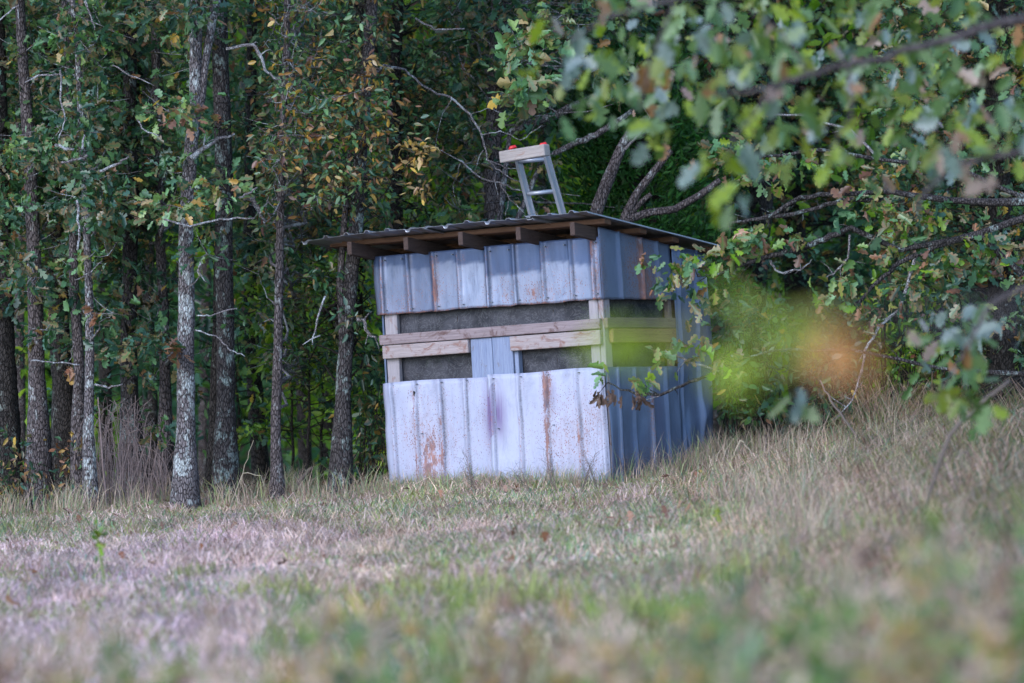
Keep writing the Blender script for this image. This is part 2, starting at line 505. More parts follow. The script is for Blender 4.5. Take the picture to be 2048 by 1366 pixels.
def sheet(name, a0, a1, bot, top, ribs, plane, mat, off=0.0, rust=(), pale=None, purple=(), dents=0.006, seed=0, edge_bend=(), label=None, nw=26, rib_rust=(), pale_const=0.0, buckles=(), lr=0.016, rh=0.019):
    """sheet metal panel; a = along the wall, w = up; ribs = positions; bot/top are functions of a"""
    offs = []
    for r in ribs: offs += [r - lr, r - lr * 0.45, r, r + lr * 0.45, r + lr]
    base = list(np.linspace(a0, a1, max(6, int((a1 - a0) / 0.03))))
    aa = sorted(set(round(x, 4) for x in base + [o for o in offs if a0 < o < a1]))
    aa = np.array(aa)
    tt = np.linspace(0, 1, nw)
    Aa, T = np.meshgrid(aa, tt)
    Bo = np.vectorize(bot)(Aa); To = np.vectorize(top)(Aa)
    jag = 0.010 * (vnoise(Aa * 1.0, Aa * 0, seed + 9, 22) - 0.5)
    Wd = Bo + jag * (1 - T) + (To - Bo) * T
    D = np.zeros_like(Aa)
    ribm = np.zeros_like(Aa)
    for r in ribs:
        x = np.abs(Aa - r) / lr
        pr = np.clip((1.05 - x) / 0.5, 0, 1)
        ribm = np.maximum(ribm, pr)
    D += rh * ribm
    # minor stiffening ribs between
    D += dents * 2 * (vnoise(Aa * 3, Wd * 2.2, seed) - 0.5) + dents * (vnoise(Aa * 9, Wd * 5, seed + 1) - 0.5)
    Ash = Aa.copy()
    for (ca, cw, sa, sw, amp) in buckles:
        D += amp * gauss(Aa, Wd, ca, cw, sa, sw)
    for (kind, amt) in edge_bend:
        if kind == 'a0':
            D += -amt * np.clip(1 - (Aa - a0) / 0.06, 0, 1) * (0.4 + vnoise(Wd, Wd * 0, seed + 5, 7))
            Ash += 0.012 * (vnoise(Wd, Wd * 0, seed + 6, 8) - 0.5) * np.clip(1 - (Aa - a0) / 0.08, 0, 1)
        if kind == 'a1':
            D += -amt * np.clip(1 - (a1 - Aa) / 0.06, 0, 1) * (0.4 + vnoise(Wd, Wd * 0, seed + 5, 7))
    depth = off + D
    if plane == 'front': V = np.stack([Ash.ravel(), -depth.ravel(), Wd.ravel()], 1)
    else: V = np.stack([WD + depth.ravel(), Ash.ravel(), Wd.ravel()], 1)
    na = len(aa)
    i, j = np.meshgrid(np.arange(na - 1), np.arange(nw - 1))
    a = (j * na + i).ravel()
    loops = np.stack([a, a + 1, a + na + 1, a + na], 1).ravel()
    me = mesh_np(name, V, loops, np.arange(0, len(loops), 4), None, False)
    ru = np.zeros_like(Aa)
    for (ca, cw, sa, sw, amp) in rust: ru += amp * gauss(Aa, Wd, ca, cw, sa, sw)
    for (r, amp, w0, w1) in rib_rust:
        ru += amp * np.exp(-((Aa - r) / 0.013) ** 2) * ((Wd > w0) & (Wd < w1)) * (0.5 + vnoise(Wd, Wd * 0, seed + 3, 9))
    # a rusty bare cut edge at the bottom
    for q_, ra in enumerate(ribs):
        wt_ = top(ra) - 0.03
        ru += 0.55 * np.exp(-((Aa - ra - 0.03) / 0.010) ** 2) * np.clip((wt_ - Wd) / 0.01, 0, 1) * np.clip(1 - (wt_ - Wd) / (0.08 + 0.12 * ((q_ * 37) % 5) / 5), 0, 1)
    ru += 0.9 * np.clip(1 - (Wd - Bo) / 0.012, 0, 1) if plane == 'front' and bot(a0) > 1 else 0
    pl = np.full_like(Aa, pale_const)
    if pale is not None: pl = pl + pale(Aa, Wd)
    dk = np.zeros_like(Aa)
    for r in ribs:  # narrow dark line along one side of each rib
        dk += 0.8 * np.exp(-((Aa - (r + lr * 1.1)) / 0.007) ** 2) * (0.25 + 1.0 * vnoise(Wd, Wd * 0, seed + int(r * 100), 6))
    pu = np.zeros_like(Aa)
    for (ca, cw, sa, sw, amp) in purple: pu += amp * gauss(Aa, Wd, ca, cw, sa, sw)
    base_mud = np.clip(1 - (Wd + 0.05) / 0.22, 0, 1) * (0.2 + 0.8 * vnoise(Aa, Wd, seed + 7, 14)) * 0.45 if bot(a0) < 0.5 else 0
    dk = dk + base_mud
    dk = dk + 0.5 * (vnoise(Aa, Aa * 0, seed + 8, 45) > 0.78) * np.clip(1 - (To - Wd) / 0.25, 0, 1) * vnoise(Aa, Wd, seed + 12, 30)
    for nm, arr in (('rust', ru), ('pale', pl), ('dark', dk), ('purple', pu)):
        at = me.attributes.new(nm, 'FLOAT', 'POINT')
        at.data.foreach_set('value', np.clip(arr, 0, 1.2).astype(np.float32).ravel())
    o = shed_part(name, me, mat, None, label)
    s = o.modifiers.new('thickness', 'SOLIDIFY')
    s.thickness = 0.0012
    return o

# lower front sheets (two, overlapping beside the middle)
ribpx = [786, 833, 884, 936, 990, 1046, 1102, 1163, 1212]
LR = [fl(p, 860)[0] for p in ribpx]
xm = fl(993, 860)[0]
low_top = lambda a: 0.745 + 0.006 * math.sin(a * 5)
sheet('lower_front_sheet', 0.000, xm + 0.02, lambda a: -0.14, low_top, LR[:5], 'front', M['sheet_white'], 0.022,
      rust=[(fl(862, 940)[0], fl(862, 940)[1], 0.10, 0.20, 0.95), (fl(850, 860)[0], fl(850, 860)[1], 0.12, 0.16, 0.28), (fl(812, 850)[0], 0.35, 0.07, 0.2, 0.16), (fl(905, 850)[0], 0.4, 0.05, 0.13, 0.2), (fl(975, 850)[0], 0.45, 0.05, 0.2, 0.18), (0.02, 0.0, 0.4, 0.12, 0.2), (0.5, 0.35, 0.5, 0.45, 0.16)],
      purple=[(fl(984, 830)[0], fl(984, 830)[1], 0.04, 0.22, 1.2)],
      rib_rust=[(LR[1] - 0.012, 0.8, 0.0, 0.7), (LR[2], 0.8, 0.05, 0.5), (LR[3], 0.55, 0.1, 0.5), (LR[4], 0.4, 0.2, 0.5), (LR[0], 0.5, 0.0, 0.5)],
      seed=11, edge_bend=[('a0', 0.03)], pale_const=0.3, dents=0.010,
      buckles=[(LR[1] - 0.01, 0.62, 0.02, 0.06, -0.02), (0.1, 0.7, 0.1, 0.08, 0.02), (0.4, 0.1, 0.12, 0.1, 0.012)])
sheet('lower_front_sheet', xm - 0.04, WD + 0.012, lambda a: -0.14, lambda a: 0.752 + 0.004 * math.sin(a * 9), LR[4:], 'front', M['sheet_white'], 0.026,
      rust=[(LR[6] + 0.01, 0.62, 0.032, 0.16, 0.85), (LR[6] + 0.0, 0.3, 0.03, 0.4, 0.45), (fl(1180, 850)[0], 0.33, 0.13, 0.26, 0.34), (fl(1130, 870)[0], 0.25, 0.1, 0.25, 0.27), (fl(1195, 830)[0], 0.42, 0.06, 0.06, 0.3), (1.45, 0.3, 0.35, 0.35, 0.2)],
      purple=[(fl(1001, 830)[0], fl(1001, 830)[1], 0.05, 0.15, 1.2), (fl(1108, 785)[0], fl(1108, 785)[1], 0.03, 0.09, 0.5)],
      rib_rust=[(LR[5], 0.35, 0.0, 0.45), (LR[6] - 0.012, 0.6, -0.1, 0.8), (LR[7], 0.4, 0.0, 0.4)],
      seed=23, pale_const=0.5, dents=0.010)
# upper front sheets
UR_px = [762, 816, 870, 921, 980, 1035, 1092, 1148, 1192]
UR = [fl(p, 560)[0] for p in UR_px]
def pale_rows(edges):
    def f(A, Wd):
        out = np.zeros_like(A)
        for (a0, a1, wt, amp) in edges:
            out += amp * (A > a0) * (A < a1) * np.clip((wt + 0.03 * (vnoise(A, A * 0, 5, 30) - 0.5) - Wd) / 0.02, 0, 1)
        return out
    return f
ub = lambda a: 1.222 - 0.004 * a
ut = lambda a: 1.632
sheet('upper_front_sheet', -0.020, UR[4] + 0.02, ub, ut, UR[:5], 'front', M['sheet_blue'], 0.026,
      rust=[(UR[2] + 0.015, 1.35, 0.02, 0.2, 0.5), (UR[4] - 0.03, 1.3, 0.03, 0.12, 0.3), (0.15, 1.25, 0.2, 0.08, 0.18), (0.5, 1.35, 0.5, 0.2, 0.13)],
      pale=pale_rows([(-0.1, UR[1], 1.57, 0.45), (UR[1], UR[2] - 0.02, 1.53, 0.38), (UR[2], UR[3], 1.56, 0.62), (UR[3], UR[4], 1.54, 0.85)]),
      rib_rust=[(UR[0], 0.5, 1.2, 1.6), (UR[1], 0.45, 1.2, 1.5), (UR[2], 0.8, 1.2, 1.6), (UR[3], 0.3, 1.2, 1.6)],
      seed=31, edge_bend=[('a0', 0.02)], dents=0.010, label='streaked blue-grey half of the upper front cladding')
sheet('upper_front_sheet', UR[4] - 0.02, WD + 0.02, lambda a: ub(a) - 0.003, lambda a: ut(a) + 0.006, UR[4:], 'front', M['sheet_blue'], 0.031,
      rust=[(UR[5] + 0.15, 1.27, 0.07, 0.08, 0.62), (UR[5] - 0.08, 1.3, 0.04, 0.1, 0.3), (UR[7], 1.3, 0.06, 0.1, 0.3), (WD - 0.01, 1.4, 0.02, 0.3, 0.6), (UR[6] + 0.05, 1.27, 0.05, 0.06, 0.2), (1.3, 1.32, 0.5, 0.15, 0.2)],
      pale=pale_rows([(UR[4], UR[5], 1.44, 0.7), (UR[5], UR[6], 1.445, 0.8), (UR[6], UR[7], 1.50, 0.75), (UR[7], UR[8], 1.47, 0.7), (UR[8], 2.0, 1.6, 0.5)]),
      rib_rust=[(UR[4], 0.2, 1.2, 1.6), (UR[6], 0.25, 1.2, 1.6), (UR[8], 0.7, 1.2, 1.65)], seed=37, dents=0.010,
      label='upper front cladding with pale bleached panels and rust spots')
# side sheets
SR_px = [1237, 1283, 1316, 1342]
SR = [sl(p, 560)[0] for p in SR_px]
vw = sl(1347, 640)[0]
sheet('upper_side_sheet', -0.024, vw + 0.01, lambda a: 1.212, lambda a: roof_w(a) - 0.052, SR[:3], 'side', M['sheet_side'], 0.02,
      rust=[(SR[0] + 0.15, 1.42, 0.10, 0.2, 0.75), (SR[1] - 0.02, 1.4, 0.05, 0.4, 1.1), (SR[1] + 0.10, 1.33, 0.09, 0.25, 0.95), (0.0, 1.4, 0.04, 0.3, 0.6)],
      pale_const=0.25, seed=41, dents=0.006, label='rust-speckled shaded blue side cladding above the slot')
sheet('lower_side_sheet', -0.012, vw + 0.05, lambda a: -0.14, lambda a: 0.75, [sl(p, 850)[0] for p in (1236, 1268, 1305, 1338)], 'side', M['sheet_side'], 0.02,
      rust=[(sl(1300, 800)[0], 0.5, 0.03, 0.3, 0.6), (0.4, 0.05, 0.6, 0.15, 0.4)], pale_const=0.1, seed=47, dents=0.014, purple=[(sl(1318, 830)[0], 0.45, 0.08, 0.3, 0.25)])
sheet('rear_side_sheet', vw + 0.02, DP + 0.02, lambda a: -0.14, lambda a: roof_w(a) - 0.052, [sl(p, 850)[0] for p in (1372, 1410)], 'side', M['sheet_side'], 0.026,
      pale_const=0.15, seed=53, dents=0.022,
      buckles=[(1.02, 0.35, 0.04, 0.08, -0.03), (1.28, 0.42, 0.05, 0.09, 0.04), (1.33, 0.22, 0.05, 0.1, -0.03), (1.05, 0.15, 0.03, 0.15, 0.03)],
      rust=[(1.3, 0.9, 0.05, 0.5, 0.25)], label='buckled full-height cladding at the rear of the side wall')

def board(name, lo, hi, mat, parent=None, bev=0.004, label=None, wob=0.0):
    mb = MB(); mb.box(lo, hi, None, bev)
    return shed_part(name, mb.mesh(name), mat, parent, label)

# back and left walls (real walls behind, plywood)
board('rear_wall', (0.0, DP, -0.05), (WD, DP + 0.02, roof_w(DP) - 0.06), M['wood_grey'])
mbl = MB(); mbl.box((0.004, 0.03, -0.05), (0.018, DP, 1.60)); shed_part('left_wall', mbl.mesh('left_wall'), M['sheet_side'])
# camouflage cloth behind the slots
def cloth(name, pts4, label=None, seed=0):
    n, k = 30, 10
    V = []
    for j in range(k):
        for i in range(n):
            s, t = i / (n - 1), j / (k - 1)
            p = Vector(pts4[0]).lerp(Vector(pts4[1]), s).lerp(Vector(pts4[3]).lerp(Vector(pts4[2]), s), t)
            q = Vector((s * 5, t * 1.5, seed))
            d = 0.015 * mnoise.noise(q) + 0.006 * mnoise.noise(q * 3)
            V.append(p + (Vector((0, 1, 0)) if abs(p.y) < 0.5 and pts4[0][1] == pts4[1][1] else Vector((1, 0, 0))) * d)
    F_ = [(j * n + i, j * n + i + 1, (j + 1) * n + i + 1, (j + 1) * n + i) for j in range(k - 1) for i in range(n - 1)]
    me = bpy.data.meshes.new(name); me.from_pydata([tuple(v) for v in V], [], F_); smooth(me)
    o = shed_part(name, me, M['fabric'], None, label)
    s = o.modifiers.new('thickness', 'SOLIDIFY'); s.thickness = 0.002
    return o
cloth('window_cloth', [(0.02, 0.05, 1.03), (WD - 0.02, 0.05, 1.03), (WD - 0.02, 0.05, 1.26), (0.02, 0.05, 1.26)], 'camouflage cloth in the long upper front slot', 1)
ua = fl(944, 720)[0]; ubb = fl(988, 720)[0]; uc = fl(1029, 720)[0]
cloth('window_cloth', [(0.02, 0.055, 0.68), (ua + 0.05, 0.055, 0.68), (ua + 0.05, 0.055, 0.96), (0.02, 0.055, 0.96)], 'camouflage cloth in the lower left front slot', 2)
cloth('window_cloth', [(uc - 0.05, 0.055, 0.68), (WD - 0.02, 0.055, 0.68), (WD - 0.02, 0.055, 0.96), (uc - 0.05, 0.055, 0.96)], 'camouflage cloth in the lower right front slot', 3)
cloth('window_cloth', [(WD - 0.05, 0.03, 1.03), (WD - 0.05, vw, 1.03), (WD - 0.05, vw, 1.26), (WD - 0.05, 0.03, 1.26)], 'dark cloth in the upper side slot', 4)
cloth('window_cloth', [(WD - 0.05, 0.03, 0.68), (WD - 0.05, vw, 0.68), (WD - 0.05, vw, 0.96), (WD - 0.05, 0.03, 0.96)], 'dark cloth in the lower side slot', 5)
# cracks and tears in the cloth: narrow dark slits hanging open
for (px, py, h) in ((908, 640, 0.05), (1102, 622, 0.035), (1110, 722, 0.05)):
    u, w = fl(px, py)
    mb = MB(); mb.tube([(u, 0.030, w + h / 2), (u + 0.004, 0.028, w), (u - 0.002, 0.030, w - h / 2)], [0.001, 0.003, 0.001], 5)
    shed_part('cloth_tear', mb.mesh('cloth_tear'), M['twig_dark'])
for (px, py, L_, w_) in ((829, 792, 0.06, 0.008), (832, 850, 0.13, 0.0025), (1388, 0, 0, 0)):
    if not L_: continue
    u, w = fl(px, py)
    mb = MB(); mb.tube([(u, -0.030, w + L_ / 2), (u + 0.006, -0.040, w + L_ * 0.1), (u + 0.003, -0.038, w - L_ * 0.2), (u + 0.009, -0.030, w - L_ / 2)], [0.001, w_, w_ * 0.6, 0.001], 5)
    shed_part('split_seam', mb.mesh('split_seam'), M['twig_dark'])
# posts
board('post', (0.045, 0.0, 0.0), (0.145, 0.04, 1.30), M['wood_post'])
board('post', (WD - 0.10, -0.004, 0.0), (WD - 0.028, 0.036, 1.30), M['wood_post'])
board('post', (WD - 0.026, -0.002, 0.0), (WD + 0.014, 0.088, 1.30), M['wood_post'])
board('post', (WD - 0.03, vw - 0.03, 0.0), (WD + 0.010, vw + 0.012, 1.30), M['wood_side'])
# horizontal boards, front
board('long_rail', (0.018, -0.040, 1.012), (WD + 0.002, -0.006, 1.082), M['wood_grey'], label='long purplish grey rail across the front')
board('short_rail', (0.040, -0.045, 0.915), (ua - 0.004, -0.008, 1.006), M['wood_new'], label='pale stained board left of the middle planks')
board('short_rail', (uc - 0.004, -0.045, 0.905), (WD + 0.002, -0.008, 1.004), M['wood_new'], label='pale board right of the middle planks')
board('rail_end', (0.000, -0.020, 1.022), (0.017, 0.03, 1.078), M['wood_grey'])
# middle planks
board('middle_plank', (ua, -0.018, 0.70), (ubb - 0.002, 0.002, 1.009), M['wood_blue'])
board('middle_plank', (ubb + 0.002, -0.020, 0.70), (uc, 0.000, 1.009), M['wood_blue'])
board('middle_stud', (uc + 0.001, -0.004, 0.70), (uc + 0.035, 0.05, 1.009), M['wood_blue'])
# side rails
board('side_rail', (WD + 0.016, -0.006, 1.015), (WD + 0.045, vw, 1.085), M['wood_side'])
board('side_rail', (WD + 0.016, 0.05, 0.915), (WD + 0.05, vw - 0.01, 1.010), M['wood_side2'])
# rafters, purlins
for i in range(5):
    u1 = 1.83 - 0.457 * i - (0.0 if i else 0.015)
    L = DP + 0.3
    mb = MB()
    sl_ = -0.117
    Mr = Matrix(((1, 0, 0, u1 - 0.04), (0, 1, 0, -0.30 + 0.015 * (i % 2)), (0, sl_, 1, roof_w(-0.30) - 0.052 - 0.092), (0, 0, 0, 1)))
    mb.box((0, 0, 0), (0.038, L, 0.089), Mr, 0.003)
    shed_part('rafter', mb.mesh('rafter'), M['wood_dark'])
for i, v in enumerate((-0.12, 0.36, 0.81, 1.33)):
    mb = MB()
    Mr = Matrix(((1, 0, 0, 0), (0, 1, 0, v), (0, -0.117, 1, roof_w(v) - 0.050), (0, 0, 0, 1)))
    mb.box((-0.30, 0, 0.0), (1.945 - 0.01 * i, 0.085, 0.034), Mr, 0.003)
    shed_part('purlin', mb.mesh('purlin'), M['wood_purlin'])
# roof sheets
def roof_sheet(u0, u1, v0, v1, lift, seed, label, droop=0.0):
    sp = 0.2286
    ribs = np.arange(u0 + 0.03, u1 + 0.01, sp * 0.75)
    aa = sorted(set([round(x, 4) for x in np.linspace(u0, u1, int((u1 - u0) / 0.02))] + [round(r + d, 4) for r in ribs for d in (-0.024, -0.012, 0.012, 0.024) if u0 < r + d < u1]))
    aa = np.array(aa)
    vv = np.concatenate([[v0, v0 + 0.012, v0 + 0.03, v0 + 0.05], np.linspace(v0 + 0.09, v1, 22)])
    A, Vv = np.meshgrid(aa, vv)
    rm = np.zeros_like(A)
    rr = np.random.default_rng(seed)
    lip = np.zeros_like(A)
    for r in ribs:
        pr = np.clip((0.024 - np.abs(A - r)) / 0.012, 0, 1)
        rm = np.maximum(rm, pr)
        lip = np.maximum(lip, pr * rr.choice([0.0, 0.15, 0.8, 1.15]))
    Wd = 1.795 - 0.117 * (Vv + 0.35) - 0.012 + lift + 0.017 * rm
    t = np.clip(1 - (Vv - v0) / 0.05, 0, 1)
    Wd -= 0.034 * lip * t ** 1.1
    Wd -= 0.016 * (A > u1 - 0.004)
    Wd += 0.02 * (vnoise(A, Vv, seed, 2.3) - 0.5) * np.clip(1 - (Vv - v0) / 0.5, 0.15, 1)
    Wd -= droop * np.clip((u0 + 0.5 - A) / 0.5, 0, 1) ** 2
    Vq = Vv + 0.02 * (vnoise(A, A * 0, seed + 2, 3) - 0.5) * t
    V = np.stack([A.ravel(), Vq.ravel(), Wd.ravel()], 1)
    na = len(aa); nw = len(vv)
    i, j = np.meshgrid(np.arange(na - 1), np.arange(nw - 1))
    a = (j * na + i).ravel()
    loops = np.stack([a, a + 1, a + na + 1, a + na], 1).ravel()
    me = mesh_np('roof_sheet', V, loops, np.arange(0, len(loops), 4))
    for nm, val in (('rust', 0.02), ('pale', 0.3), ('dark', 0.0), ('purple', 0.0)):
        at = me.attributes.new(nm, 'FLOAT', 'POINT')
        at.data.foreach_set('value', np.full(len(V), val, dtype=np.float32))
    o = shed_part('roof_sheet', me, M['sheet_roof'], None, label)
    s = o.modifiers.new('thickness', 'SOLIDIFY'); s.thickness = 0.0015
    return o
roof_sheet(-0.375, 0.66, -0.36, 1.49, 0.0, 3, 'left roof sheet with drooping outer corner', 0.02)
roof_sheet(0.60, 1.52, -0.34, 1.49, 0.010, 5, 'middle roof sheet with lifted lip')
roof_sheet(1.45, 1.965, -0.355, 1.50, 0.016, 8, 'right roof sheet with pale edge')
# screws
def screws(sheet_name, pts, plane):
    mb = MB()
    for (a, w) in pts:
        if plane == 'front': mb.tube([(a, -0.028, w), (a, -0.052, w)], [0.0045, 0.004], 6)
        else: mb.tube([(WD + 0.02, a, w), (WD + 0.045, a, w)], [0.007, 0.006], 6)
    return mb.mesh('screws')
pts = []
for k, r in enumerate(UR):
    pts += [(r + 0.035 * (-1) ** k, 1.60), (r + 0.03, 1.25)]
o = shed_part('screws', screws('u', pts, 'front'), M['screw']); o['kind'] = 'stuff'
pts = [(r + 0.03, 0.725) for r in LR[:-1]] + [(LR[k] + 0.05, 0.38) for k in (1, 4, 6)]
o = shed_part('screws', screws('l', pts, 'front'), M['screw']); o['kind'] = 'stuff'

# ------------------------------------------------------------------ ladder behind the shed, beam across its top
def ladder():
    Yb, Yt = 40.55, 40.15
    def P(px, py):
        t = (py - 300) / (930 - 300)
        return W(px, py, Yt + (Yb - Yt) * t)
    L = [(1034, 312), (1066, 437), (1190, 925)]
    Rr = [(1091, 306), (1127, 431), (1262, 915)]
    root = empty('ladder', P(1220, 925), 'aluminium ladder rising behind the shed roof with a beam on top', 'ladder')
    def rail(pts):
        a, b = P(*pts[0]), P(*pts[2])
        up = (a - b).normalized()
        side = (P(1091, 306) - P(1034, 312)).normalized()
        side = (side - up * side.dot(up)).normalized()
        fw = up.cross(side)
        mb = MB()
        Lh = (a - b).length
        Mx = Matrix(((side.x, fw.x, up.x, b.x), (side.y, fw.y, up.y, b.y), (side.z, fw.z, up.z, b.z), (0, 0, 0, 1)))
        th = R(42); s2 = side * math.cos(th) - fw * math.sin(th); fw = fw * math.cos(th) + side * math.sin(th); side = s2
        Mx = Matrix(((side.x, fw.x, up.x, b.x), (side.y, fw.y, up.y, b.y), (side.z, fw.z, up.z, b.z), (0, 0, 0, 1)))
        mb.box((-0.004, -0.020, 0), (0.004, 0.020, Lh), Mx)
        mb.box((-0.012, -0.024, 0), (0.014, -0.0205, Lh), Mx)
        mb.box((-0.012, 0.0205, 0), (0.014, 0.024, Lh), Mx)
        # side wall of the channel turned to the viewer
        link('rail', mb.mesh('rail'), M['alu'], root)
        return a, b
    a0, b0 = rail(L); a1, b1 = rail(Rr)
    n = 8
    Lh = (a0 - b0).length
    for k in range(n):
        t = (0.045 + 0.235 * k) / Lh
        if t > 1: break
        p, q = a0.lerp(b0, t), a1.lerp(b1, t)
        if k == 0: p += Vector((0, 0, 0.005))
        mb = MB(); mb.tube([p, q], 0.0155, 8)
        link('rung', mb.mesh('rung', True), M['alu'], root)
    for px, py in ((1027, 297), (1088, 291)):
        c = P(px, py)
        mb = MB(); mb.tube([c + Vector((-0.028, 0, -0.012)), c + Vector((-0.02, -0.0, 0.004)), c + Vector((0.012, 0, 0.014)), c + Vector((0.022, 0, 0.004))], [0.010, 0.014, 0.012, 0.005], 7)
        link('foot_cap', mb.mesh('foot_cap', True), M['red'], root)
    # beam
    c0, c1 = W(1004, 315, 40.03), W(1094, 305, 40.03)
    ax = (c1 - c0).normalized(); ax = Vector((ax.x * 0.80, -0.50, ax.z + 0.01)).normalized()
    upv = (Vector((0, 0, 1)) - ax * ax.z).normalized(); fw = upv.cross(ax)
    Lb = (c1.x - c0.x) / ax.x
    Mx = Matrix(((ax.x, fw.x, upv.x, 0), (ax.y, fw.y, upv.y, 0), (ax.z, fw.z, upv.z, 0), (0, 0, 0, 1)))
    mb = MB(); mb.box((0, -0.04, -0.040), (Lb, 0.040, 0.042), None, 0.006)
    o = link('wooden_beam', mb.mesh('wooden_beam'), M['wood_beam'])
    o.matrix_world = Matrix.Translation(c0) @ Mx
    props(o, 'short weathered timber block lying across the top of the ladder', 'beam')
ladder()

# ------------------------------------------------------------------ leaves
def make_template(kind):
    if kind == 'oak':
        half = [(0.0, 0.0), (0.05, 0.16), (0.20, 0.22), (0.19, 0.34), (0.10, 0.40), (0.30, 0.52), (0.33, 0.66), (0.15, 0.66), (0.24, 0.84), (0.15, 0.93), (0.0, 1.0)]
        mid = [(0, 0.66), (0, 0.33)]
    elif kind == 'ovate':
        half = [(0.0, 0.0), (0.15, 0.18), (0.24, 0.45), (0.18, 0.72), (0.0, 1.0)]
        mid = [(0, 0.5)]
    else:  # far
        half = [(0.0, 0.0), (0.26, 0.35), (0.20, 0.75), (0.0, 1.0)]
        mid = []
    V, F_ = [], []
    # spine points: base, mids reversed, tip
    spine = [half[0]] + mid[::-1] + [half[-1]]
    inner = half[1:-1]
    allv = spine + inner + [(-x, y) for x, y in inner]
    V = np.array([(x, y, 0.32 * abs(x) - 0.18 * y * y) for x, y in allv])
    ns, ni = len(spine), len(inner)
    right = [0] + [ns + k for k in range(ni)] + [ns - 1] + list(range(ns - 2, 0, -1))
    left = ([0] + [ns + ni + k for k in range(ni)] + [ns - 1] + list(range(ns - 2, 0, -1)))[::-1]
    edge = np.array([0.0] * (ns - 1) + [1.0] + [1.0] * (2 * ni))
    return V, [right, left], edge
TPL = {k: make_template(k) for k in ('oak', 'ovate', 'far')}

def norm(a): return a / (np.linalg.norm(a, axis=-1, keepdims=True) + 1e-9)

class Leaves:
    def __init__(s): s.parts = []
    def add(s, pos, axis, nrm, size, col, tip=None, kind='oak', wid=1.0):
        """pos (n,3), axis (n,3), nrm (n,3), size (n,), col (n,3), tip colour (n,3) or None"""
        T, faces, edge = TPL[kind]
        a = norm(axis); n = norm(nrm - a * np.sum(nrm * a, 1, keepdims=True)); b = np.cross(a, n)
        cnt = len(pos); nv = len(T)
        curl = rng.uniform(-0.6, 2.6, (cnt, 1))
        wv = wid * rng.uniform(0.62, 1.1, (cnt, 1, 1))
        T3 = np.repeat(T[None], cnt, 0)
        if kind != 'far': T3 = T3 + rng.normal(0, 1, T3.shape) * np.array([0.022, 0.022, 0.05]) * (T3[..., 1:2] > 0.01)
        tw = rng.normal(0, 0.35, (cnt, 1))            # sideways sweep of the blade
        xx = T3[..., 0:1] * wv + (tw * T3[..., 1] ** 2 * 0.35)[..., None]
        V = pos[:, None, :] + size[:, None, None] * (xx * b[:, None, :] + T3[..., 1:2] * a[:, None, :] + (T3[..., 2:3] * curl[:, :, None]) * n[:, None, :])
        if tip is None: C = np.repeat(col[:, None, :], nv, 1)
        else:
            e = edge[None, :, None] * rng.uniform(0.2, 1.0, (cnt, nv, 1))
            C = col[:, None, :] * (1 - e) + tip[:, None, :] * e
        s.parts.append((V.reshape(-1, 3), C.reshape(-1, 3), nv, faces, cnt))
    def mesh(s, name):
        Vs, Cs, Ls, Ss = [], [], [], []
        vo = lo = 0
        for V, C, nv, faces, cnt in s.parts:
            Vs.append(V); Cs.append(C)
            off = (np.arange(cnt) * nv + vo)[:, None]
            ft = np.concatenate([np.array(f) for f in faces])
            lens = np.array([len(f) for f in faces])
            st = np.concatenate([[0], np.cumsum(lens)[:-1]])
            Ls.append((off + ft[None, :]).ravel())
            Ss.append(((np.arange(cnt) * len(ft) + lo)[:, None] + st[None, :]).ravel())
            vo += cnt * nv; lo += cnt * len(ft)
        if not Vs: return None
        return mesh_np(name, np.concatenate(Vs), np.concatenate(Ls), np.concatenate(Ss), np.concatenate(Cs))

PAL = {
    'green': [(0.044, 0.116, 0.061), (0.063, 0.152, 0.063), (0.034, 0.095, 0.061), (0.088, 0.183, 0.059), (0.051, 0.128, 0.083)],
    'light': [(0.122, 0.256, 0.098), (0.159, 0.305, 0.134), (0.098, 0.207, 0.110), (0.195, 0.293, 0.085)],
    'lime': [(0.134, 0.268, 0.018), (0.183, 0.305, 0.024), (0.098, 0.207, 0.024), (0.220, 0.317, 0.024)],
    'autumn': [(0.34, 0.16, 0.04), (0.38, 0.23, 0.04), (0.17, 0.08, 0.06), (0.08, 0.14, 0.04), (0.05, 0.11, 0.05), (0.06, 0.12, 0.06), (0.10, 0.16, 0.04)],
    'gold': [(0.56, 0.36, 0.07), (0.48, 0.28, 0.07), (0.50, 0.38, 0.18), (0.34, 0.18, 0.07)],
    'brown': [(0.28, 0.12, 0.07), (0.18, 0.095, 0.075), (0.33, 0.17, 0.11)],
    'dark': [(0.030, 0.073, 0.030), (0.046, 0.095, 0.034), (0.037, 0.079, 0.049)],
}
def pick(pal, n, brown=0.05):
    P_ = np.array(PAL[pal])
    c = P_[rng.integers(0, len(P_), n)] * rng.uniform(0.75, 1.3, (n, 1))
    k = rng.random(n) < brown
    B = np.array(PAL['brown'] + PAL['gold'])
    c[k] = B[rng.integers(0, len(B), k.sum())]
    return np.clip(c, 0, 0.9)

def add_spray(lv, c, n, sp, size, pal, kind='oak', brown=0.05, tipamt=0.3, face=0.35):
    c = np.array(c)
    d = rng.normal(0, 1, (n, 3)) * np.array(sp)[None, :] * 0.55
    pos = c + d
    ax = norm(d + rng.normal(0, 1, (n, 3)) * np.mean(sp) * 0.5 + np.array([0, 0, -0.25 * np.mean(sp)]))
    nr = np.array([0, -face, 0.75])[None, :] + rng.normal(0, 0.6, (n, 3))
    sz = size * 1.1 * rng.uniform(0.55, 1.3, n)
    col = pick(pal, n, brown)
    tip = col.copy()
    k = rng.random(n) < tipamt
    tip[k] = np.array([0.32, 0.18, 0.09]) * rng.uniform(0.7, 1.2, (k.sum(), 1))
    lv.add(pos, ax, nr, sz, col, tip, kind)

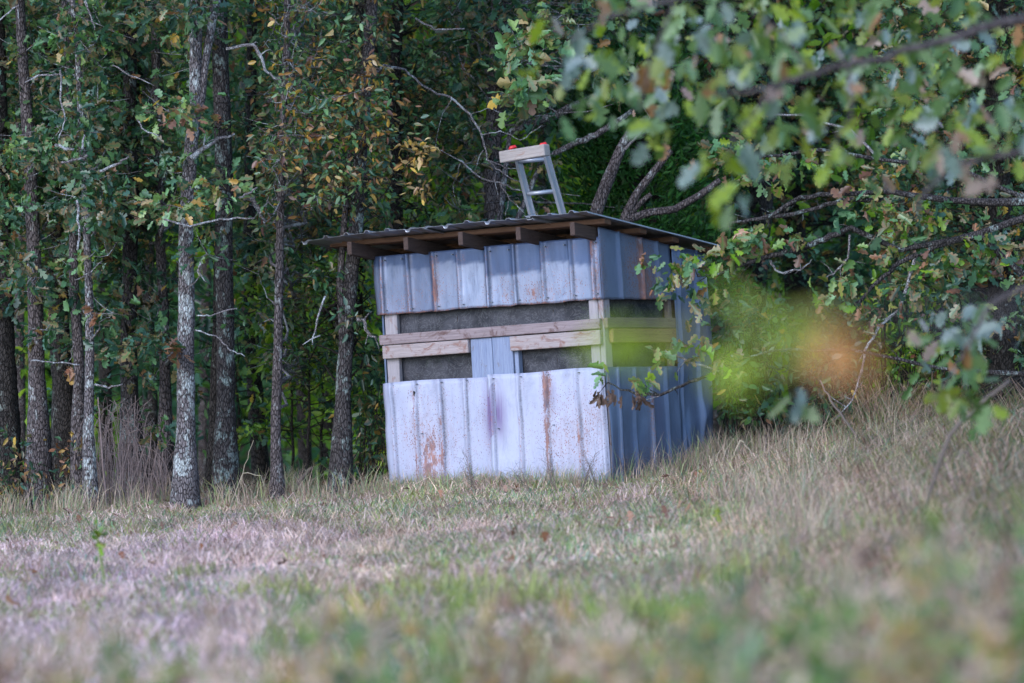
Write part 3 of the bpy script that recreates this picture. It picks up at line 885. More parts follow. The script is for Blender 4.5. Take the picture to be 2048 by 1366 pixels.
def arc(a, b, sag=0.0, n=6, wig=0.0):
    a, b = Vector(a), Vector(b)
    L = (b - a).length
    out = []
    for i in range(n + 1):
        t = i / n
        p = a.lerp(b, t)
        p.z += -sag * math.sin(math.pi * t)
        if wig and 0 < i < n: p += Vector((random.gauss(0, 1), random.gauss(0, 1), random.gauss(0, 1))) * wig * L
        out.append(p)
    return out

# ------------------------------------------------------------------ trees of the wood edge
class Tree:
    def __init__(s, label, pts, Y, mat='bark', cat='tree', name='oak_tree', extra=(), crown_pal='green', high=7.0, group=None):
        """pts: (px, py, width px) from the base up"""
        s.Y = Y; s.mat = mat; s.pal = crown_pal
        P = [(W(px, py, Y), w * 1.12 / 2 * Y / FPX) for px, py, w in pts]
        base = P[0][0].copy()
        g = float(ground(base.x, base.y))
        b2 = Vector((base.x, base.y, g - 0.05))
        pp = [(b2, P[0][1] * 1.5)] + ([(Vector((base.x, base.y, g + 0.12)), P[0][1] * 1.05)] if base.z > g + 0.2 else []) + [q for q in P if q[0].z > g + 0.15]
        s.vis = pp[:]
        last, prev = pp[-1], pp[-2]
        if high > last[0].z + 0.3:
            d = (last[0] - prev[0]).normalized()
            for k in range(1, 5):
                t = k / 4
                p = last[0] + Vector((d.x * 0.6, 0, 0)) * (high - last[0].z) * t
                p.z = last[0].z + (high - last[0].z) * t
                pp.append((p, last[1] * (1 - 0.75 * t)))
        s.path = pp
        s.root = empty(name, b2, label, cat, group)
        # dense smooth trunk
        pts_, rad_ = [], []
        zz = [p.z for p, r in pp]
        n = max(10, int((zz[-1] - zz[0]) / 0.09))
        for i in range(n + 1):
            z = zz[0] + (min(zz[-1], 4.4) - zz[0]) * i / n
            p, r = s.at(z)
            w = 0.012 * Vector((mnoise.noise(Vector((z * 1.7, base.x * 3, Y))), mnoise.noise(Vector((z * 1.7, 7 + base.x, Y))), 0))
            pts_.append(p + w); rad_.append(r)
        if zz[-1] > 4.4:
            for z in np.linspace(4.7, zz[-1], 6):
                p, r = s.at(z); pts_.append(p); rad_.append(r)
        mb = MB(); mb.tube(pts_, rad_, 16, 0.10, seed=base.x * 7)
        s.trunk = link('trunk', mb.mesh('trunk', True), M[mat], s.root)
        s.tw = MB(); s.lv = Leaves(); s.nl = 0
        s.extra = extra
        for e in extra:
            if e[0] == 'stem':
                epts = [(W(px, py, Y), w / 2 * Y / FPX) for px, py, w in e[1]]
                P2, R2 = [], []
                for i in range(len(epts) - 1):
                    for k in range(6):
                        t = k / 6
                        P2.append(epts[i][0].lerp(epts[i + 1][0], t)); R2.append(epts[i][1] * (1 - t) + epts[i + 1][1] * t)
                P2.append(epts[-1][0]); R2.append(epts[-1][1])
                mb = MB(); mb.tube(P2, R2, 12, 0.12, seed=3.0)
                link('stem', mb.mesh('stem', True), M[e[2] if len(e) > 2 else mat], s.root)
            if e[0] == 'dead':
                epts = [(W(px, py, Y - 0.15), w / 2 * Y / FPX) for px, py, w in e[1]]
                P2, R2 = [], []
                for i in range(len(epts) - 1):
                    for k in range(3):
                        t = k / 3
                        q = epts[i][0].lerp(epts[i + 1][0], t)
                        P2.append(q + Vector((random.gauss(0, 1), 0, random.gauss(0, 1))) * 0.006); R2.append(epts[i][1] * (1 - t) + epts[i + 1][1] * t)
                P2.append(epts[-1][0]); R2.append(epts[-1][1])
                mb = MB(); mb.tube(P2, R2, 7, 0.15)
                for q in range(3, len(P2), 3):
                    d = Vector((random.uniform(-1, 1), random.uniform(-.5, .5), random.uniform(-1, 1))) * 0.1
                    mb.tube([P2[q], P2[q] + d * 0.6 + Vector((0, 0, 0.01)), P2[q] + d], [R2[q] * 0.5, R2[q] * 0.35, 0.0012], 5)
                link('dead_branch', mb.mesh('dead_branch', True), M['twig'], s.root)
    def at(s, z):
        pp = s.path
        if z <= pp[0][0].z: return pp[0]
        for i in range(len(pp) - 1):
            a, b = pp[i], pp[i + 1]
            if z <= b[0].z:
                t = (z - a[0].z) / max(1e-6, b[0].z - a[0].z)
                t2 = t
                return a[0].lerp(b[0], t2), a[1] * (1 - t) + b[1] * t
        return pp[-1]
    def spray(s, c, n=16, sp=(0.14, 0.12, 0.09), size=0.095, pal=None, kind='oak', brown=0.05, twig=True, tipamt=0.3):
        c = Vector(c)
        if twig:
            z0 = min(s.path[-1][0].z, max(0.2, c.z + random.uniform(-0.35, 0.25)))
            p, r = s.at(z0)
            L = (c - p).length
            if L < 2.2:
                s.tw.tube(arc(p, c, -0.08 * L * random.uniform(-0.5, 1), 6, 0.03), [min(r * 0.5, 0.005 + 0.006 * L) * (1 - 0.14 * k) for k in range(7)], 5, cap=False)
        for q in range(3):
            d = Vector((random.gauss(0, sp[0]), random.gauss(0, sp[1]), random.gauss(0, sp[2]) + 0.02)) * 0.9
            s.tw.tube(arc(c, c + d, 0.01, 2), [0.003, 0.0025, 0.0012], 4, cap=False)
        add_spray(s.lv, c, n, sp, size, pal or s.pal, kind, brown, tipamt)
        s.nl += n
    def high_crown(s, n=500, rad=1.6):  # coarse leaves out of view, added to shade the wood below
        top = s.path[-1][0].z
        c0 = s.path[-1][0]
        pos = np.array([0, 0, 0]) + rng.normal(0, 1, (n, 3)) * np.array([rad * 0.6, rad * 0.6, 0.9])
        pos[:, 2] = np.abs(pos[:, 2]) + 4.1
        pos[:, 0] += c0.x; pos[:, 1] += c0.y + 0.8
        s.lv.add(pos, norm(rng.normal(0, 1, (n, 3))), np.array([0, 0, 1.0]) + rng.normal(0, 0.5, (n, 3)), rng.uniform(0.25, 0.42, n), pick(s.pal, n), None, 'far')
        for k in range(7):
            z = random.uniform(3.9, top - 0.3)
            p, r = s.at(z)
            an = random.uniform(0, 6.28); L = random.uniform(0.8, 1.6)
            q = p + Vector((math.cos(an) * L, math.sin(an) * L * 0.8 + 0.3, 0.5))
            s.tw.tube(arc(p, q, -0.1, 4), [r * 0.5, r * 0.4, r * 0.3, r * 0.2, 0.005], 5, cap=False)
    def done(s):
        if s.tw.f: link('twigs', s.tw.mesh('twigs', True), M['twig' if s.mat in ('bark_pale', 'bark') else 'twig_dark'], s.root)['kind'] = 'stuff'
        me = s.lv.mesh('crown')
        if me: link('crown', me, M['leaf'], s.root)

T = []
def tree(*a, **k):
    t = Tree(*a, **k); T.append(t); return t
tree('dark brown trunk cut by the left edge of the wood', [(16, 1012, 46), (8, 700, 38), (0, 350, 32), (-8, 0, 28)], 40.6, 'bark_dark')
tree('straight grey-brown oak trunk left of the near-black trunk', [(80, 1008, 42), (74, 760, 30), (68, 500, 26), (56, 250, 22), (40, 0, 17)], 40.2, 'bark')
tree('near-black furrowed trunk behind the pair of slim pale trunks', [(132, 985, 44), (125, 760, 38), (110, 430, 34), (98, 0, 28)], 42.0, 'bark_dark')
tree('slim grey trunk forming the left half of a close pair', [(159, 1000, 26), (158, 760, 20), (148, 560, 17), (146, 350, 14), (130, 0, 12)], 39.9, 'bark')
tree('slim lichen-whitened trunk forming the right half of a close pair', [(184, 1006, 24), (178, 860, 19), (178, 700, 16), (176, 560, 14), (167, 330, 12), (155, 120, 10), (148, 0, 9)], 39.5, 'bark_pale')
tree('mottled lichen trunk rising out of the dry brush heap', [(268, 985, 48), (258, 800, 32), (258, 600, 28), (264, 380, 26), (262, 200, 25), (258, 0, 24)], 40.8, 'bark_lichen')
tree('thin leaning grey trunk between brush heap and forked oak', [(328, 980, 28), (332, 760, 20), (325, 560, 18), (318, 300, 16), (308, 0, 15)], 40.7, 'bark')
t8 = tree('forked oak with pale lichen bark, most prominent trunk on the left', [(370, 1002, 40), (371, 850, 34), (373, 640, 30), (372, 450, 26), (384, 280, 24), (391, 215, 22), (393, 100, 22), (394, 0, 24)], 39.3, 'bark_pale',
     extra=[('stem', [(388, 250, 20), (402, 200, 19), (410, 130, 16), (422, 60, 17), (432, 0, 20)]), ('dead', [(383, 318, 13), (405, 298, 9), (440, 278, 6), (470, 268, 3)]),
            ('dead', [(452, 97, 6), (505, 90, 7), (522, 110, 7), (532, 140, 5), (546, 157, 4), (566, 160, 2)])])
tree('reddish-brown slender trunk touching the thick lichen-spotted trunk', [(424, 988, 24), (428, 850, 19), (432, 650, 15), (438, 480, 12), (440, 300, 10), (441, 0, 9)], 40.3, 'bark_dark')
tree('thick dark trunk with green-grey lichen spots right of the forked oak', [(452, 990, 42), (452, 820, 34), (450, 600, 32), (448, 350, 32), (442, 150, 30), (438, 0, 28)], 39.9, 'bark_lichen',
     extra=[('dead', [(490, 392, 9), (506, 402, 9), (520, 425, 8), (530, 450, 3)])])
tree('dim blurred trunk deep behind the gap left of the slim straight trunk', [(522, 960, 34), (510, 780, 28), (500, 600, 24), (500, 300, 20), (505, 0, 18)], 43.5, 'bark_dark')
tree('slim straight trunk with bare buff base in front of bright understory', [(554, 988, 24), (552, 900, 19), (556, 700, 17), (558, 560, 15), (566, 300, 13), (572, 120, 12), (574, 0, 12)], 39.6, 'bark')
tree('double-stemmed leaning oak just left of the shed', [(680, 978, 36), (686, 800, 28), (694, 640, 26), (708, 500, 26), (716, 350, 24), (728, 200, 22), (738, 100, 22), (745, 0, 20)], 39.7, 'bark_lichen',
     extra=[('stem', [(694, 780, 20), (684, 640, 17), (680, 560, 14), (690, 430, 12), (700, 300, 10)], 'bark'), ('dead', [(712, 640, 8), (728, 640, 8), (738, 665, 6), (752, 680, 4)])], crown_pal='autumn')
tree('dark straight trunk showing above the left half of the roof', [(800, 960, 28), (797, 600, 25), (793, 400, 23), (790, 250, 21), (795, 0, 20)], 42.5, 'bark_dark')
tree('large dark-barked oak rising behind the roof left of the ladder', [(985, 960, 44), (986, 600, 38), (985, 430, 36), (984, 340, 30), (990, 200, 30), (996, 60, 30), (1000, 0, 30)], 42.0, 'bark')
t15 = tree('crooked multi-stemmed oak leaning right behind the shed roof', [(1180, 930, 40), (1185, 600, 30), (1190, 425, 24), (1215, 360, 22), (1240, 300, 19), (1262, 262, 15), (1295, 235, 10)], 41.3, 'bark', high=2.6,
     extra=[('stem', [(1225, 520, 22), (1252, 430, 20), (1275, 385, 17), (1310, 340, 14), (1342, 300, 12)]), ('stem', [(1250, 440, 18), (1300, 425, 15), (1350, 418, 15), (1400, 390, 14), (1440, 360, 11)]),
            ('stem', [(1262, 425, 12), (1285, 402, 11), (1302, 388, 10)]), ('dead', [(1250, 300, 6), (1275, 270, 4), (1300, 235, 3)])])
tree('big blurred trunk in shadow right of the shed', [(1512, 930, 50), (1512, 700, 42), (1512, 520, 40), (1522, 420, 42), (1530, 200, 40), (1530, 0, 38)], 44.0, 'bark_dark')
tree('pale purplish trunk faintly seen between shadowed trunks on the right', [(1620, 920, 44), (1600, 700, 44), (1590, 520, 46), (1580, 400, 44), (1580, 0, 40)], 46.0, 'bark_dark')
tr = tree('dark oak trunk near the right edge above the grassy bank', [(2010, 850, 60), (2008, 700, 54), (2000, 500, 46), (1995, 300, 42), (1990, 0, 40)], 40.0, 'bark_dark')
# far dim trunks, alike
far = []
for i, (px, Y, wh) in enumerate([(40, 47, 'between the edge-cut trunk and the straight grey-brown one'), (215, 50, 'just left of the brush heap'), (300, 46, 'just right of the brush heap'), (405, 52, 'between the forked oak and the reddish trunk'),
        (610, 48, 'between the slim straight trunk and the double-stemmed oak'), (655, 55, 'close left of the double-stemmed oak'), (860, 52, 'above the middle of the shed roof'), (925, 47, 'above the roof near the big dark oak'),
        (1075, 50, 'seen through the ladder'), (1440, 49, 'above the right tip of the roof'), (1700, 48, 'behind the drooping oak limb'), (1800, 52, 'behind the narrow-leaved shrub'), (1880, 47, 'left of the dark right-hand trunk')]):
    far.append(tree('dim slender trunk deep in the wood, ' + wh, [(px, 940, 20 + 6 * (i % 3)), (px + random.uniform(-14, 14), 500, 18), (px + random.uniform(-25, 25), 0, 15)], Y, 'bark' if i % 3 == 0 else 'bark_dark', group='dim trunks deep in the wood', crown_pal='dark'))

# leaf sprays over the wood edge, given to the nearest trunk
def coverage(px, py):
    c = 0.95 if py < 430 else (0.75 if py < 560 else (0.40 if py < 720 else 0.05))
    if 540 < px < 780 and py > 450: c = max(c, 0.6 if py < 760 else 0.12)
    if px > 1120 and px < 1420 and py > 240: c *= 0.12
    if px > 740 and px < 1440 and py > 470: c = 0
    if 950 < px < 1280 and py > 180: c *= 0.2
    if px < 560 and py < 420: c *= 1.1
    if 345 < px < 475 and py > 60: c *= 0.25
    return c
main = [t for t in T if t not in far and t is not t15]
def nearest(px, py, pool=main):
    best = min(pool, key=lambda t: abs((t.at(W(px, py, t.Y).z)[0].x / t.Y * FPX + 1024) - px) + random.uniform(0, 60))
    return best
cnt = 0
while cnt < 2300:
    px, py = random.uniform(-60, 2120), random.uniform(-40, 760)
    if random.random() > coverage(px, py): continue
    cnt += 1
    t = nearest(px, py)
    Y = t.Y + random.uniform(-0.55, 1.6)
    if 540 < px < 800 and 420 < py < 760: Y = max(Y, 40.9)
    pal, kind, brown, size = 'green', 'oak', 0.05, 0.078
    if 500 < px < 900 and py < 460:
        pal, kind, brown, size = ('autumn' if random.random() < 0.6 else 'green'), 'ovate', 0.08, 0.054
    if random.random() < 0.2: pal = 'light'
    if py > 480 and 560 < px < 780: kind, size = 'ovate', 0.055
    if px > 1440: pal = random.choice(['green', 'light', 'green', 'green', 'autumn']); brown = 0.06
    sc = random.uniform(0.7, 1.2)
    t.spray(W(px, py, Y), random.randint(13, 26), (0.13 * sc, 0.13 * sc, 0.08 * sc), size, pal, kind, brown, twig=random.random() < 0.55)
# particular sprays that the picture shows
for (px, py, wpx, hpx, n, pal, kind, brown, Y) in [
        (440, 378, 70, 34, 46, 'light', 'oak', 0.08, 38.9), (340, 410, 90, 26, 50, 'light', 'oak', 0.10, 38.9), (215, 415, 70, 36, 50, 'green', 'oak', 0.04, 39.0),
        (340, 225, 60, 34, 36, 'light', 'oak', 0.16, 38.9), (370, 235, 30, 20, 12, 'brown', 'oak', 0.3, 38.9), (300, 690, 60, 30, 40, 'green', 'oak', 0.02, 39.1), (240, 700, 50, 26, 34, 'green', 'oak', 0.03, 39.1),
        (345, 705, 22, 20, 14, 'brown', 'oak', 0.2, 39.1), (186, 632, 14, 14, 9, 'brown', 'oak', 0.2, 39.2), (138, 738, 14, 12, 8, 'brown', 'oak', 0.2, 39.8),
        (320, 860, 30, 25, 16, 'green', 'oak', 0.02, 39.6), (20, 300, 60, 24, 34, 'light', 'oak', 0.05, 39.3), (90, 320, 60, 30, 36, 'green', 'oak', 0.05, 39.3), (165, 235, 50, 40, 40, 'green', 'oak', 0.03, 39.2),
        (30, 520, 50, 40, 40, 'green', 'oak', 0.03, 39.6), (640, 550, 60, 40, 50, 'green', 'ovate', 0.1, 39.6), (700, 640, 50, 40, 40, 'green', 'ovate', 0.03, 39.6),
        (590, 270, 70, 30, 55, 'autumn', 'ovate', 0.3, 39.2), (560, 320, 50, 26, 30, 'autumn', 'ovate', 0.3, 39.2), (720, 200, 90, 50, 80, 'autumn', 'ovate', 0.05, 39.3), (760, 270, 80, 40, 60, 'green', 'ovate', 0.12, 39.3),
        (660, 350, 80, 30, 60, 'autumn', 'ovate', 0.25, 39.3), (730, 350, 60, 30, 50, 'green', 'ovate', 0.2, 39.3)]:
    t = nearest(px, py)
    sxy = (wpx * Y / FPX * 0.8, 0.12, hpx * Y / FPX * 0.8)
    t.spray(W(px, py, Y), int(n * 1.5), sxy, 0.08 if kind == 'oak' else 0.055, pal, kind, brown, tipamt=0.35)
td = [t for t in T if 'left of the shed' in t.root['label']][0]
for (px, py, n, s_) in ((835, 305, 26, 0.09), (840, 375, 12, 0.06), (812, 330, 8, 0.06), (730, 120, 12, 0.1)):
    td.spray(W(px, py, 39.2), int(n * 1.8), (s_, 0.06, s_ * 0.8), 0.058, 'gold', 'ovate', 0.0, tipamt=0.6)
tb = [t for t in T if 'left of the ladder' in t.root['label']][0]
for (px, py, n, a, b) in ((1045, 120, 40, 0.15, 0.12), (1025, 190, 26, 0.09, 0.06), (1060, 175, 26, 0.1, 0.08), (1040, 90, 30, 0.14, 0.08), (1080, 60, 40, 0.16, 0.1)):
    tb.spray(W(px, py, 38.4), n, (a, 0.1, b), 0.12, 'light', 'oak', 0.06, twig=False, tipamt=0.5)
# bare pale branches arching behind the ladder
mbx = MB()
def pxtube(mb, pts, Y, k=1.0, sides=6):
    P2, R2 = [], []
    for i in range(len(pts) - 1):
        (x0, y0, w0), (x1, y1, w1) = pts[i], pts[i + 1]
        for q in range(4):
            t = q / 4
            P2.append(W(x0 + (x1 - x0) * t, y0 + (y1 - y0) * t, Y) + Vector((random.gauss(0, 1), random.gauss(0, 1), random.gauss(0, 1))) * 0.004)
            R2.append((w0 + (w1 - w0) * t) / 2 * Y / FPX * k)
    P2.append(W(pts[-1][0], pts[-1][1], Y)); R2.append(pts[-1][2] / 2 * Y / FPX * k)
    mb.tube(P2, R2, sides, 0.1)
    return P2
for pts in ([(738, 160, 12), (770, 130, 9), (810, 140, 8), (850, 175, 8), (900, 195, 8), (940, 230, 8), (962, 265, 7), (975, 320, 6), (1000, 342, 5), (1030, 360, 4), (1060, 372, 3)],
            [(880, 300, 3), (925, 325, 6), (965, 358, 6), (1000, 365, 6), (1035, 380, 5), (1080, 385, 3), (1160, 392, 2)],
            [(962, 270, 4), (1000, 262, 4), (1040, 280, 3), (1085, 250, 2)], [(965, 300, 3), (950, 340, 2)], [(1000, 365, 4), (1020, 400, 4), (1050, 428, 3)], [(1018, 400, 3), (1010, 432, 2)],
            [(975, 320, 4), (1010, 335, 3), (1050, 345, 2)], [(990, 345, 3), (996, 400, 2)], [(905, 195, 3), (880, 240, 2), (870, 300, 1.5)], [(1040, 370, 3), (1060, 410, 3), (1085, 440, 2)],
            [(925, 325, 3), (905, 370, 2), (915, 410, 1)], [(940, 230, 3), (980, 215, 2), (1010, 232, 1.5)], [(1060, 385, 2), (1100, 400, 2), (1110, 425, 1)], [(600, 15, 9), (640, 25, 10), (700, 35, 9), (720, 42, 5)], [(830, 35, 7), (870, 60, 7), (930, 58, 5)]):
    mbx = MB(); pxtube(mbx, pts, 40.3, 0.62); link('bare_branch', mbx.mesh('bare_branch', True), M['twig'], td.root)
# twiggy dead wood on the left
mbt = MB()
for pts in ([(122, 140, 4), (122, 190, 4), (130, 240, 3), (118, 280, 2)], [(122, 150, 4), (80, 150, 4), (50, 165, 2)], [(150, 300, 6), (110, 290, 5)], [(165, 300, 5), (170, 270, 4)], [(0, 40, 3), (35, 10, 3), (38, 50, 2)],
            [(170, 0, 5), (185, 40, 3), (190, 60, 2)], [(125, 325, 5), (165, 318, 4), (175, 310, 6)], [(200, 345, 6), (240, 325, 5), (258, 312, 3)], [(225, 130, 3), (260, 150, 3), (310, 172, 1)], [(60, 720, 3), (110, 725, 3), (160, 730, 3)],
            [(190, 770, 4), (215, 775, 4), (245, 768, 3)], [(390, 660, 3), (430, 672, 3), (460, 700, 3), (490, 713, 2)], [(395, 632, 3), (420, 630, 3), (475, 617, 3)], [(400, 525, 4), (395, 545, 3), (415, 565, 2)],
            [(650, 590, 4), (635, 640, 4), (625, 690, 2)], [(155, 400, 5), (160, 450, 5), (155, 500, 4)], [(640, 670, 3), (605, 690, 2)], [(330, 438, 4), (380, 452, 4), (440, 440, 4), (510, 436, 3)], [(480, 395, 4), (500, 385, 4), (515, 375, 3)],
            [(275, 240, 3), (290, 262, 3), (320, 272, 2)], [(205, 520, 2), (180, 545, 2), (150, 560, 2)]):
    mbt = MB(); pxtube(mbt, pts, 38.75, 1.1); link('dead_twig', mbt.mesh('dead_twig', True), M['twig'], nearest(pts[0][0], pts[0][1]).root)

for t in T:
    if t not in far and t is not t15: t.high_crown(130)
    elif t is not t15:
        z0 = 0.6
        for k in range(14):
            px = (t.path[0][0].x / t.Y) * FPX + 1024 + random.uniform(-160, 160)
            t.spray(W(px, random.uniform(-40, 620), t.Y + random.uniform(-1, 1)), 14, (0.3, 0.3, 0.2), 0.14, random.choice(['green', 'lime', 'dark']), 'far', 0.03, twig=True)
        t.high_crown(120, 2.0)
for t in T: t.done()

# ------------------------------------------------------------------ blurred leaning logs behind the ladder
for label, pts, Y in (('grey fallen trunk propped slanting behind the ladder top', [(1020, 262, 10), (1060, 248, 15), (1110, 230, 17), (1165, 205, 16), (1230, 178, 12)], 41.9),
                      ('lower of two slanting grey limbs behind the timber block', [(1085, 318, 10), (1130, 296, 12), (1180, 275, 14), (1225, 250, 12), (1290, 205, 9)], 41.8)):
    root = empty('leaning_log', W(pts[0][0], pts[0][1], Y), label, 'log', 'slanting grey logs')
    mb = MB()
    mb.tube([W(960, 760, Y), W(985, 560, Y), W(pts[0][0], pts[0][1], Y)], [0.035, 0.03, 0.016], 8, 0.1)
    link('stub', mb.mesh('stub', True), M['bark_pale'], root)
    mb = MB(); pxtube(mb, pts, Y, 1.0, 10); link('limb', mb.mesh('limb', True), M['bark_pale'], root)

# ------------------------------------------------------------------ cedar behind the shed
def cedar():
    Y = 42.6
    base = W(1275, 930, Y); base.z = float(ground(base.x, base.y)) - 0.03
    root = empty('cedar_tree', base, 'dense dark green cedar behind the shed roof', 'tree')
    top = W(1290, 150, Y)
    mb = MB(); mb.tube(arc(base, top, 0, 14, 0.004), [0.09 - 0.006 * k for k in range(15)], 10, 0.1)
    link('trunk', mb.mesh('trunk', True), M['bark_dark'], root)
    lv = Leaves(); br = MB()
    for k in range(250):
        z = random.uniform(0.5, top.z)
        t = (z - base.z) / (top.z - base.z)
        p = base.lerp(top, t)
        an = random.uniform(0, 2 * math.pi)
        L = random.uniform(0.25, 0.95) * (1.15 - 0.75 * t ** 2)
        q = p + Vector((math.cos(an) * L * 0.75, math.sin(an) * L * 0.7, random.uniform(0.0, 0.22)))
        br.tube(arc(p, q, 0.03, 3), [0.009, 0.007, 0.004, 0.002], 4, cap=False)
        n = 46
        c = np.array(q)[None, :] + rng.normal(0, 1, (n, 3)) * np.array([0.10, 0.10, 0.075])
        ax = rng.normal(0, 0.5, (n, 3)) + np.array([math.cos(an) * 0.5, math.sin(an) * 0.5, 0.5])
        col = np.array([(0.035, 0.13, 0.03)]) * rng.uniform(0.45, 1.5, (n, 1)) + np.array([[0.012, 0.0, 0.0]]) * rng.random((n, 1))
        lv.add(c, ax, rng.normal(0, 1, (n, 3)) + np.array([0, -0.5, 0.3]), rng.uniform(0.05, 0.095, n), col, None, 'far', 0.55)
    link('branches', br.mesh('branches'), M['twig_dark'], root)
    link('crown', lv.mesh('crown'), M['leaf_far'], root)
cedar()

# ------------------------------------------------------------------ distant wood: one mass
def far_wood():
    lv = Leaves()
    def layer(n, Y0, Y1, size, pals, dens):
        Y = rng.uniform(Y0, Y1, n)
        px = rng.uniform(-420, 2460, n)
        py = rng.uniform(-260, 960, n)
        keep = rng.random(n) < dens(px, py)
        Y, px, py = Y[keep], px[keep], py[keep]
        # clumped
        cl = vnoise(px / 60, py / 40 + Y, 21, 1.0) * vnoise(px / 150, py / 110 + Y * 0.2, 22, 1.0)
        k2 = (cl > 0.13) | (size > 0.4)
        Y, px, py = Y[k2], px[k2], py[k2]
        pos = np.stack([(px - 1024) / FPX * Y, Y, CZ - (py - 530) / FPX * Y], 1)
        g = ground(pos[:, 0], pos[:, 1])
        ok = pos[:, 2] > g
        pos = pos[ok]; n = len(pos)
        px = px[ok]; py = py[ok]
        mixv = vnoise(px / 170, py / 120, 31, 1.0)
        cols = np.where((mixv > 0.45)[:, None], pick(pals[0], n, 0.03), pick(pals[1], n, 0.03))
        lv.add(pos, norm(rng.normal(0, 1, (n, 3)) + np.array([0, 0, -0.3])), np.array([0, -0.3, 0.7]) + rng.normal(0, 0.5, (n, 3)), size * rng.uniform(0.7, 1.3, n), cols, None, 'far')
    layer(24000, 43.5, 50, 0.13, ('lime', 'green'), lambda x, y: np.where(y > 740, 0.22, 0.75) * np.where((x > 740) & (x < 1430) & (y > 470), 0.1, 1) * np.where(y > 600, np.where((x > 540) | (x < 60), 1.0, 0.35), 1))
    layer(30000, 50, 62, 0.18, ('lime', 'green'), lambda x, y: np.where((x > 740) & (x < 1430) & (y > 470), 0.1, 1) * np.where(y > 720, np.where(x > 540, 0.6, 0.3), 1))
    layer(26000, 62, 80, 0.30, ('lime', 'green'), lambda x, y: np.ones_like(x))
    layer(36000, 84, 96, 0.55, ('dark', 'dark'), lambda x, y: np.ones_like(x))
    # unseen canopy over the wood, added to darken it from above
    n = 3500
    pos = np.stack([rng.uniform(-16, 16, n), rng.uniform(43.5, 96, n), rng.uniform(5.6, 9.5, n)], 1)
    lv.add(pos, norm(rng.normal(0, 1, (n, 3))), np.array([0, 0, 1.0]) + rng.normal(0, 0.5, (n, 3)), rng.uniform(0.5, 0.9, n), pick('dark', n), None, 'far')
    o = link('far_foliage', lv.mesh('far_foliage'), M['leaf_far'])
    props(o, 'deep wood foliage massed behind the trunks', 'foliage', kind='stuff')
far_wood()

# ------------------------------------------------------------------ grass
def blades(name, x, y, h, lean, width, col, mat, label, sway=1.0, parent=None, kind='stuff', seed=0):
    n = len(x)
    z = ground(x, y) - 0.01
    an = rng.uniform(0, 2 * np.pi, n)
    dx, dy = np.cos(an), np.sin(an)
    ln = lean
    p0 = np.stack([x, y, z], 1)
    m = p0 + np.stack([dx * h * ln * 0.35, dy * h * ln * 0.35, h * 0.58 * np.sqrt(np.clip(1 - (ln * 0.5) ** 2, 0.05, 1))], 1)
    t = p0 + np.stack([dx * h * ln, dy * h * ln, h * np.sqrt(np.clip(1 - ln ** 2, 0.03, 1))], 1)
    fa = rng.uniform(-0.9, 0.9, n)
    sx, sy = np.cos(fa), np.sin(fa)
    w = width[:, None] * np.stack([sx, sy, np.zeros(n)], 1)
    V = np.stack([p0 - w * 0.5, p0 + w * 0.5, m - w * 0.42, m + w * 0.42, t], 1)
    C = np.repeat(col[:, None, :], 5, 1)
    C[:, 4] = C[:, 4] * 0.9 + np.array([0.05, 0.035, 0.015])
    off = (np.arange(n) * 5)[:, None]
    loops = (off + np.array([0, 1, 3, 2, 2, 3, 4])[None, :]).ravel()
    starts = ((np.arange(n) * 7)[:, None] + np.array([0, 4])[None, :]).ravel()
    me = mesh_np(name, V.reshape(-1, 3), loops, starts, C.reshape(-1, 3))
    o = link(name, me, mat, parent)
    if label: props(o, label, 'grass', kind=kind)
    return o

